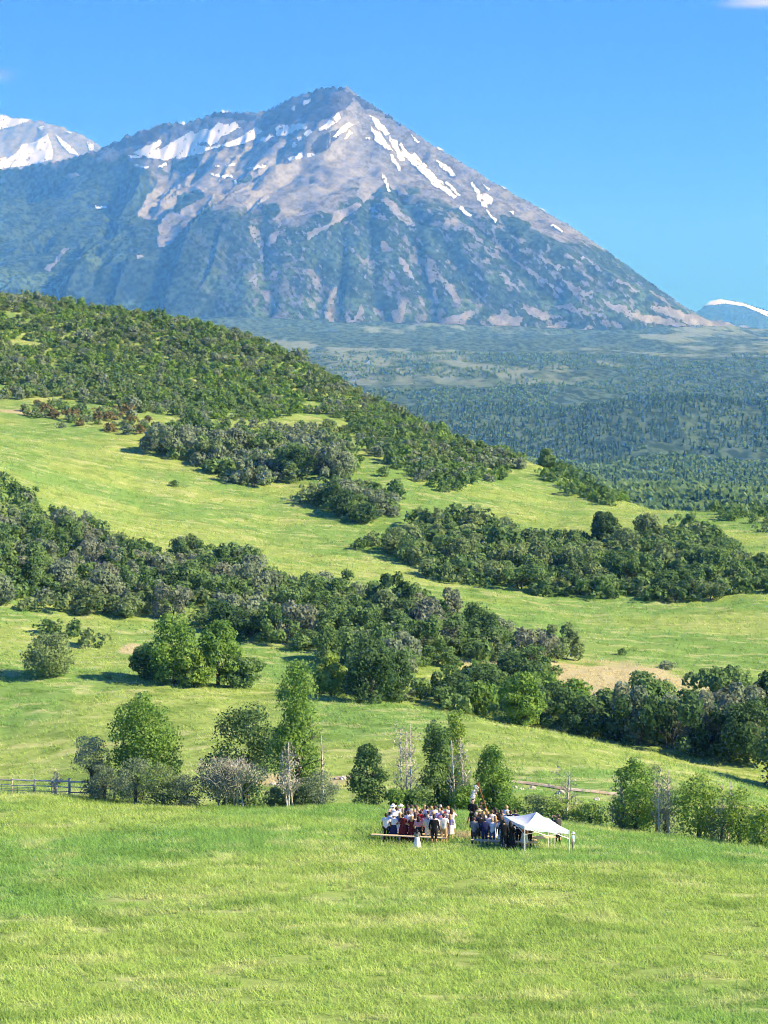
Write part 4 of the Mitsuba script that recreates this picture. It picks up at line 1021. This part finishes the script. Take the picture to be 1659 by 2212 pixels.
# every guest: top, bottom, legwear, hair, cut, pose, sleeve, hat
LEFT = [
    ['white black trousers dark short down short', 'white navy skirt fair short clasped short white', 'maroon maroon long_skirt dark bun clasped short', 'maroon maroon long_skirt fair long clasped short', 'pink black skirt dark long down short', 'cream cream trousers grey short clasped long', 'white black trousers brown short down long', 'white tan trousers brown short down short'],
    ['white charcoal trousers dark short down short', 'blue white skirt fair long clasped short', 'white black trousers brown short shade long', 'cream cream skirt brown long down short', 'pink black trousers dark short clasped short', 'white beige trousers fair short down short', 'pink beige trousers grey short clasped short', 'lilac white skirt fair long clasped short'],
    ['tan tan skirt fair long down short straw', 'white charcoal trousers brown short shade short', 'white pink skirt dark long clasped short', 'white white skirt fair bun raised short', 'red red skirt dark bun down short', 'navy black trousers brown short down long', 'lilac white trousers fair short clasped short', 'cream white trousers grey short clasped short'],
    ['white black trousers grey short down short white', 'white lilac skirt fair long clasped short', 'beige white trousers brown short down short', 'white cream skirt fair long shade short', 'white brown trousers dark short down short', 'white navy trousers brown short clasped long', 'red red skirt brown long down short', 'white white skirt brown long shade short'],
    ['cream black trousers brown short down short', 'white tan trousers grey short clasped short white', 'purple purple skirt dark long down short', 'cream black trousers brown short shade long', 'orange white skirt fair long clasped short', 'pink red skirt fair bun down short', 'white white trousers grey short clasped long', 'white beige trousers fair short raised short'],
]
RIGHT = [
    ['grey charcoal trousers brown short clasped long', 'navy navy trousers dark short down long', 'white denim trousers fair short down short', 'white white skirt brown long clasped short', 'cream black trousers grey short down short', 'black black trousers dark short down long'],
    ['black black trousers dark short down long', 'white black trousers brown short clasped short', 'tan white skirt fair long down short', 'beige cream skirt fair bun clasped short', 'white tan trousers grey short down short', 'black black skirt dark long clasped short'],
    ['charcoal black trousers grey short down long', 'cream tan skirt fair long shade short', 'white grey trousers brown short clasped long', 'maroon maroon skirt dark long down short', 'black black trousers brown short down long'],
    ['brown black trousers brown short clasped long straw', 'white white skirt fair long down short', 'black charcoal trousers dark short down long', 'sky-blue white trousers fair short clasped short', 'navy black trousers brown short down long'],
    ['green black trousers brown short down long', 'tan tan skirt fair bun clasped short', 'black black trousers dark short shade long', 'beige brown skirt brown long down short'],
]
rng = np.random.default_rng(77)
for side, rows, origin in (('left', LEFT, np.array([0.05, 104.4])), ('right', RIGHT, np.array([5.45, 102.6]))):
    for i, row in enumerate(rows):
        for j, spec in enumerate(row):
            q = [t.replace('_', ' ') for t in spec.split()]
            p = origin + ROW * (0.53 * j + (0.26 if i % 2 else 0) + rng.uniform(-0.09, 0.09)) + AX * (1.30 * i + 0.5 + rng.uniform(-0.14, 0.14))
            pose, hat = q[5], (q[7] if len(q) > 7 else None)
            person(p[0], p[1], FACE + rng.uniform(-18, 18), f'{ORD[j]} from left, {TIER[i]}, {side} block', q[0], q[1], q[2], q[3], q[4], pose, q[6], hat, ['light', 'light', 'tanned', 'light', 'brown'][int(rng.integers(5))], rng.uniform(1.62, 1.84) if q[2] == 'trousers' else rng.uniform(1.58, 1.72), int(rng.integers(2)))
for u, y, f, where, top, bot, lw, hair, cut, pose, hat, h in [
        (1021, 113.0, 165, 'facing the guests under the wooden arch', 'black', 'black', 'trousers', 'dark', 'short', 'clasped', None, 1.86), (1038, 112.4, 60, 'at the wooden arch beside the man in black', 'black', 'charcoal', 'trousers', 'brown', 'short', 'down', None, 1.76),
        (901, 102.2, FACE, 'child before the left block of guests', 'grey', 'white', 'long skirt', 'dark', 'long', 'clasped', None, 1.12), (938, 103.3, FACE, 'at the aisle end of the left bench', 'black', 'black', 'trousers', 'dark', 'short', 'down', None, 1.80),
        (1088, 100.4, FACE, 'left of the near canopy pole', 'black', 'black', 'trousers', 'dark', 'short', 'down', None, 1.80), (1103, 100.6, FACE - 20, 'against the near canopy pole', 'black', 'black', 'long skirt', 'dark', 'long', 'clasped', None, 1.70),
        (1133, 101.2, -50, 'in the shade under the canopy', 'orange', 'cream', 'skirt', 'brown', 'long', 'clasped', None, 1.62), (1143, 101.9, 30, 'behind the person in orange', 'brown', 'black', 'trousers', 'dark', 'short', 'down', None, 1.76),
        (1206, 104.6, 40, 'behind the right end of the canopy', 'charcoal', 'black', 'trousers', 'brown', 'short', 'raised', None, 1.80), (1238, 101.5, 70, 'small child right of the canopy', 'sky-blue', 'grey', 'trousers', 'fair', 'short', 'down', 'white', 1.12),
        (1094, 108.5, FACE, 'tall figure behind the left corner of the canopy', 'sky-blue', 'black', 'trousers', 'fair', 'short', 'down', None, 1.86)]:
    x = at(u, 1790, y)[0]
    person(x, y, f, where, top, bot, lw, hair, cut, pose, 'long' if top in ('black', 'charcoal') else 'short', hat, 'light', h)

# ------------------------------------------------------------------ benches, arch, canopy, table


def box(size, centre):
    m = trimesh.creation.box(size)
    m.apply_translation(centre)
    return m


def bar(a, b, r, sides=8):
    v, f = limb(a, b, r, r, sides)
    n = len(v) // 2
    caps = [(0, i + 1, i) for i in range(1, n - 1)] + [(n, n + i, n + i + 1) for i in range(1, n - 1)]
    return v, np.vstack([f, caps])


for side, origin, length in (('left', np.array([-0.75, 104.75]), 4.7), ('right', np.array([5.25, 102.65]), 4.0)):
    for i in range(3):
        key = thing('wooden_bench', f'pale plank bench of the {TIER[i]} in the {side} block of guests', 'bench', None)
        a, b = origin + AX * (1.30 * i - 0.05) + ROW * (0.9 if i else 0), origin + AX * (1.30 * i - 0.05) + ROW * length
        za, zb = float(ground(*a)) + 0.44, float(ground(*b)) + 0.44
        c = (a + b) / 2
        tw = T().translate([float(c[0]), float(c[1]), (za + zb) / 2]).rotate([0, 0, 1], math.degrees(math.atan2(ROW[1], ROW[0]))).rotate([0, 1, 0], -math.degrees(math.atan2(zb - za, length)))
        scene[key + '__seat'] = {**mikit.ply(box((length - (0.9 if i else 0), 0.30, 0.05), (0, 0, 0)), 'pale_wood'), 'to_world': tw}
        for k, t in enumerate((-0.44, -0.15, 0.15, 0.44)):
            g = trimesh.util.concatenate([box((0.07, 0.24, 0.44), (t * (length - 0.9), 0, -0.245)), box((0.16, 0.28, 0.05), (t * (length - 0.9), 0, -0.05))])
            scene[key + '__leg' + (f'_{k:03d}' if k else '')] = {**mikit.ply(g, 'pale_wood'), 'to_world': tw}

ax, ay = at(1031, 1700, 114.0)[0], 114.0
az = float(ground(ax, ay)) - 0.1
key = thing('wedding_arch', 'rust brown triangular wooden arch with white flowers at the end of the aisle', 'arch')
for k, (p, q) in enumerate([((-0.75, 0, 0), (0.12, 0, 3.0)), ((1.05, 0, 0), (0.0, 0, 3.05)), ((-0.35, 0.05, 1.25), (0.62, 0.05, 1.25))]):
    scene[f'{key}__beam' + (f'_{k:03d}' if k else '')] = {**mikit.ply(bar(np.array(p), np.array(q), 0.048, 6), 'rust_wood'), 'to_world': T().translate([float(ax), ay, az])}
r = np.random.default_rng(4)
fl = [(-0.05 - 0.28 * t + r.normal() * 0.04, -0.08, 2.75 - 0.95 * t + r.normal() * 0.05, 0.16, 0.13, 0.16) for t in np.linspace(0, 1, 7)]
scene['flower_spray'] = {**mikit.ply(leaves(r, fl, 260, 0.06), 'cloth_white'), 'to_world': T().translate([float(ax), ay, az])}
labels['flower_spray'] = {'label': 'white flower spray hanging on the left beam of the arch', 'category': 'flowers'}

# canopy: four poles, a frame, a pyramid cloth with valance
rot = math.radians(20)
cx, cy = at(1159, 1790, 101.6)[0], 101.6
ex, ey = np.array([math.cos(rot), math.sin(rot)]), np.array([-math.sin(rot), math.cos(rot)])
corners = [np.array([cx, cy]) + ex * 1.45 * s + ey * 1.45 * t for s, t in ((-1, -1), (1, -1), (1, 1), (-1, 1))]
gz = [float(ground(*c)) for c in corners]
eave = np.mean(gz) + 1.72
key = thing('canopy_tent', 'white pop up canopy with a pointed roof at the right block of guests', 'canopy')
for k, (c, g) in enumerate(zip(corners, gz)):
    eave_k = eave + (0.16, -0.34, -0.26, 0.10)[k]
    m = trimesh.util.concatenate([trimesh.Trimesh(*bar(np.array([*c, g - 0.05]), np.array([*c, eave_k]), 0.032, 8)), trimesh.Trimesh(*bar(np.array([*c, g + 0.0]), np.array([*c, (g + eave) / 2]), 0.042, 8))])
    scene[f'{key}__pole' + (f'_{k:03d}' if k else '')] = mikit.ply(m, 'white_metal', smooth=40)
apex = np.array([cx, cy, eave + 0.56])
EV = [eave + 0.16, eave - 0.34, eave - 0.26, eave + 0.10]
V, F = [], []
for k in range(4):
    a, b = np.array([*corners[k], EV[k]]), np.array([*corners[(k + 1) % 4], EV[(k + 1) % 4]])
    o = ((a + b) / 2 - np.array([cx, cy, eave])) * 0.045
    n0 = len(V)
    for s in np.linspace(0, 1, 11):
        for t in np.linspace(0, 1, 9):
            p = (a + (b - a) * s) * (1 - t) + apex * t
            p[2] -= 0.18 * math.sin(math.pi * t) * (0.55 + 0.45 * math.sin(math.pi * s)) + 0.05 * math.sin(math.pi * s) * (1 - t)
            V.append(p)
    F += [(n0 + i * 9 + j, n0 + (i + 1) * 9 + j, n0 + (i + 1) * 9 + j + 1, n0 + i * 9 + j + 1) for i in range(10) for j in range(8)]
scene[key + '__roof'] = mikit.ply((np.array(V), np.array(F)), 'canopy_cloth', smooth=25)
for k in range(4):
    a, b = np.array([*corners[k], EV[k]]), np.array([*corners[(k + 1) % 4], EV[(k + 1) % 4]])
    V = []
    for s in np.linspace(0, 1, 15):
        p = a + (b - a) * s
        p[2] -= 0.05 * math.sin(math.pi * s)
        V += [p, p - np.array([0, 0, 0.19 + 0.03 * math.sin(s * 22)])]
    F = [(2 * i, 2 * i + 1, 2 * i + 3, 2 * i + 2) for i in range(14)]
    scene[f'{key}__valance' + (f'_{k:03d}' if k else '')] = mikit.ply((np.array(V), np.array(F)), 'canopy_cloth')
    z = eave - 0.02
    up = (a + b) / 2 + [0, 0, -0.45]
    st = [bar(a + [0, 0, -0.08], up, 0.014, 6), bar(b + [0, 0, -0.08], up, 0.014, 6), bar(a + [0, 0, -0.5], (a + b) / 2 + [0, 0, -0.1], 0.014, 6), bar(b + [0, 0, -0.5], (a + b) / 2 + [0, 0, -0.1], 0.014, 6)]
    scene[f'{key}__truss' + (f'_{k:03d}' if k else '')] = mikit.ply(join(st), 'white_metal')
tx, ty = np.array([cx, cy]) + ex * 0.75 + ey * 0.5
key = thing('folding_table', 'pale folding table standing in the shade of the canopy', 'table')
tz = float(ground(tx, ty))
tw = T().translate([float(tx), float(ty), tz]).rotate([0, 0, 1], math.degrees(rot))
scene[key + '__tabletop'] = {**mikit.ply(box((1.3, 0.6, 0.035), (0, 0, 0.74)), 'pale_wood'), 'to_world': tw}
for k, (sx_, sy_) in enumerate(((-1, -1), (1, -1), (1, 1), (-1, 1))):
    scene[key + '__leg' + (f'_{k:03d}' if k else '')] = {**mikit.ply(bar(np.array([sx_ * 0.56, sy_ * 0.24, -0.1]), np.array([sx_ * 0.56, sy_ * 0.24, 0.722]), 0.02, 6), 'white_metal'), 'to_world': tw}

# ------------------------------------------------------------------ fence, gate, rocks, track
pts = [np.array([at(u, 1700, y)[0], y]) for u, y in ((-70, 143.0), (-22, 142.0), (26, 141.0), (75, 140.2), (112, 139.6), (150, 138.8), (198, 137.6), (246, 136.2), (294, 134.8), (340, 133.5))]
gzs = [float(ground(*p)) for p in pts]
key = thing('rail_fence', 'weathered wooden rail fence along the crest at the left edge', 'fence')
n = 0
for k, (p, g) in enumerate(zip(pts, gzs)):
    big = 0.11 if k == 5 else 0.055
    scene[f'{key}__post' + (f'_{k:03d}' if k else '')] = mikit.ply(bar(np.array([*p, g - 0.3]), np.array([*p, g + (1.62 if k == 5 else 1.5)]), big, 8), 'pale_bark')
for k in range(len(pts) - 1):
    for h in (1.36, 0.92, 0.5):
        e = 0.05 * math.sin(k * 5.1 + h * 7)
        scene[f'{key}__rail' + (f'_{n:03d}' if n else '')] = mikit.ply(bar(np.array([*pts[k], gzs[k] + h + e]) + [0, -0.1, 0], np.array([*pts[k + 1], gzs[k + 1] + h - e]) + [0, -0.1, 0], 0.07 if h > 1 else 0.04, 7), 'pale_bark' if h > 0.6 else 'weathered_wood')
        n += 1
key = thing('metal_gate', 'green metal gate leaning on the rail fence at the left edge', 'gate')
a, b = pts[0] + [0.3, -0.45], pts[3] + [0, -0.45]
za, zb = gzs[0], gzs[3]
for k, h in enumerate(np.linspace(0.3, 1.0, 6)):
    scene[f'{key}__bar' + (f'_{k:03d}' if k else '')] = mikit.ply(bar(np.array([*a, za + h]), np.array([*b, zb + h]), 0.02, 6), 'green_metal')
for k, t in enumerate((0, 0.25, 0.5, 0.75, 1)):
    p = a + (b - a) * t
    z = za + (zb - za) * t
    scene[f'{key}__upright' + (f'_{k:03d}' if k else '')] = mikit.ply(bar(np.array([*p, z + 0.25]), np.array([*p, z + 1.16]), 0.034, 6), 'green_metal')

ROCKM = []
for k in range(5):
    m = trimesh.creation.icosphere(1)
    v = m.vertices + np.random.default_rng(k).normal(size=(42, 3)) * 0.13
    m.vertices = v * (0.72 + 0.55 * meshkit.fbm(v * 1.3 + 9 * k, 3, k)[:, None]) * [1, 0.85, 0.65]
    ROCKM.append(mikit.ply(m))
diffuse('pale_stone', tint((0.44, 0.40, 0.36), (0.66, 0.62, 0.57), (0.75, 0.72, 0.68), 0.5, 0.15))
rng = np.random.default_rng(9)
for k, (u, v, w_, where) in enumerate([(1112, 1702, 0.5, 'under the pale track behind the canopy, leftmost'), (1127, 1706, 0.45, 'under the pale track behind the canopy, second from left'), (1150, 1704, 0.6, 'under the pale track above the canopy'), (1212, 1714, 0.8, 'under the pale track right above the canopy'),
                                       (1290, 1728, 0.55, 'under the right end of the pale track'), (1508, 1612, 1.2, 'in the dry clearing under the right thicket, left'), (1530, 1606, 1.5, 'in the dry clearing under the right thicket, middle'), (1552, 1611, 1.1, 'in the dry clearing under the right thicket, right'), (1575, 1622, 0.9, 'lying lowest below the right thicket'),
                                       (590, 1697, 0.7, 'in the pile left of the tall poplar foot, leftmost'), (604, 1702, 0.9, 'in the pile by the tall poplar foot'), (618, 1696, 0.7, 'at the top of the pile by the tall poplar'), (634, 1701, 0.8, 'at the right of the pile by the tall poplar'), (740, 1684, 0.7, 'by the small cone shaped tree')]):
    h = hit(u, v, 128)
    key = thing('rock', f'pale rock {where}', 'rock', 'pale rocks on the slope')
    scene[key] = {**ROCKM[k % 5], 'bsdf': {'type': 'ref', 'id': 'pale_stone'}, 'to_world': place(h[0], h[1], h[2] + 0.05 * w_, w_ * 0.55, rng.uniform(0, 360))}


def strip(path, width, key, text):
    c = np.array([hit(u, v, 128)[:2] for u, v in path])
    d = np.linspace(0, len(c) - 1, 160)
    c = np.column_stack([np.interp(d, np.arange(len(c)), c[:, k]) for k in (0, 1)])
    t = np.gradient(c, axis=0)
    nrm = np.column_stack([-t[:, 1], t[:, 0]]) / np.linalg.norm(t, axis=1, keepdims=True)
    w_ = width * (0.6 + 0.8 * meshkit.fbm(np.column_stack([c / 1.5, c[:, :1] * 0]), 2, 3))[:, None]
    V = []
    for s in np.linspace(-1, 1, 5):
        q = c + nrm * w_ * s / 2
        V.append(np.column_stack([q, ground(q[:, 0], q[:, 1]) + 0.06 + 0.16 * (1 - s * s)]))
    scene[key] = mikit.ply(grid_mesh(np.stack(V, 1)), 'bare_soil', smooth=True)
    labels[key] = {'kind': 'structure', 'label': text}


diffuse('bare_soil', tint((0.46, 0.38, 0.27), (0.62, 0.54, 0.42), (0.7, 0.64, 0.52), 0.9, 0.2))
strip([(1085, 1688), (1140, 1694), (1200, 1703), (1270, 1711), (1335, 1718)], 0.7, 'dirt_track', 'pale bare dirt track crossing the near slope behind the canopy')
strip([(1585, 1745), (1625, 1751), (1700, 1764)], 1.1, 'dirt_track_001', 'pale bare dirt track at the right edge below the dark tree')
strip([(725, 1683), (760, 1681)], 0.8, 'dirt_track_002', 'short pale dirt scar left of the small cone shaped tree')

# ------------------------------------------------------------------ haze
zlo = float(min(TZ.min(), main.Z.min(), far_left.Z.min(), far_right.Z.min())) - 5
scene['haze_air'] = {'type': 'homogeneous', 'albedo': rgb(0.95, 0.96, 0.98), 'sigma_t': rgb(0.95e-5, 3.2e-5, 8.2e-5)}
HX, HY0, HY1, HZ = 21500.0, -200.0, 27000.0, 2700.0
scene['haze'] = {'type': 'cube', 'to_world': T().translate([0, (HY0 + HY1) / 2, (HZ + zlo) / 2]).scale([HX, (HY1 - HY0) / 2, (HZ - zlo) / 2]), 'bsdf': {'type': 'null'}, 'interior': {'type': 'ref', 'id': 'haze_air'}}
labels['haze'] = {'kind': 'stuff', 'label': 'pale blue haze of the air over the valley', 'category': 'haze'}
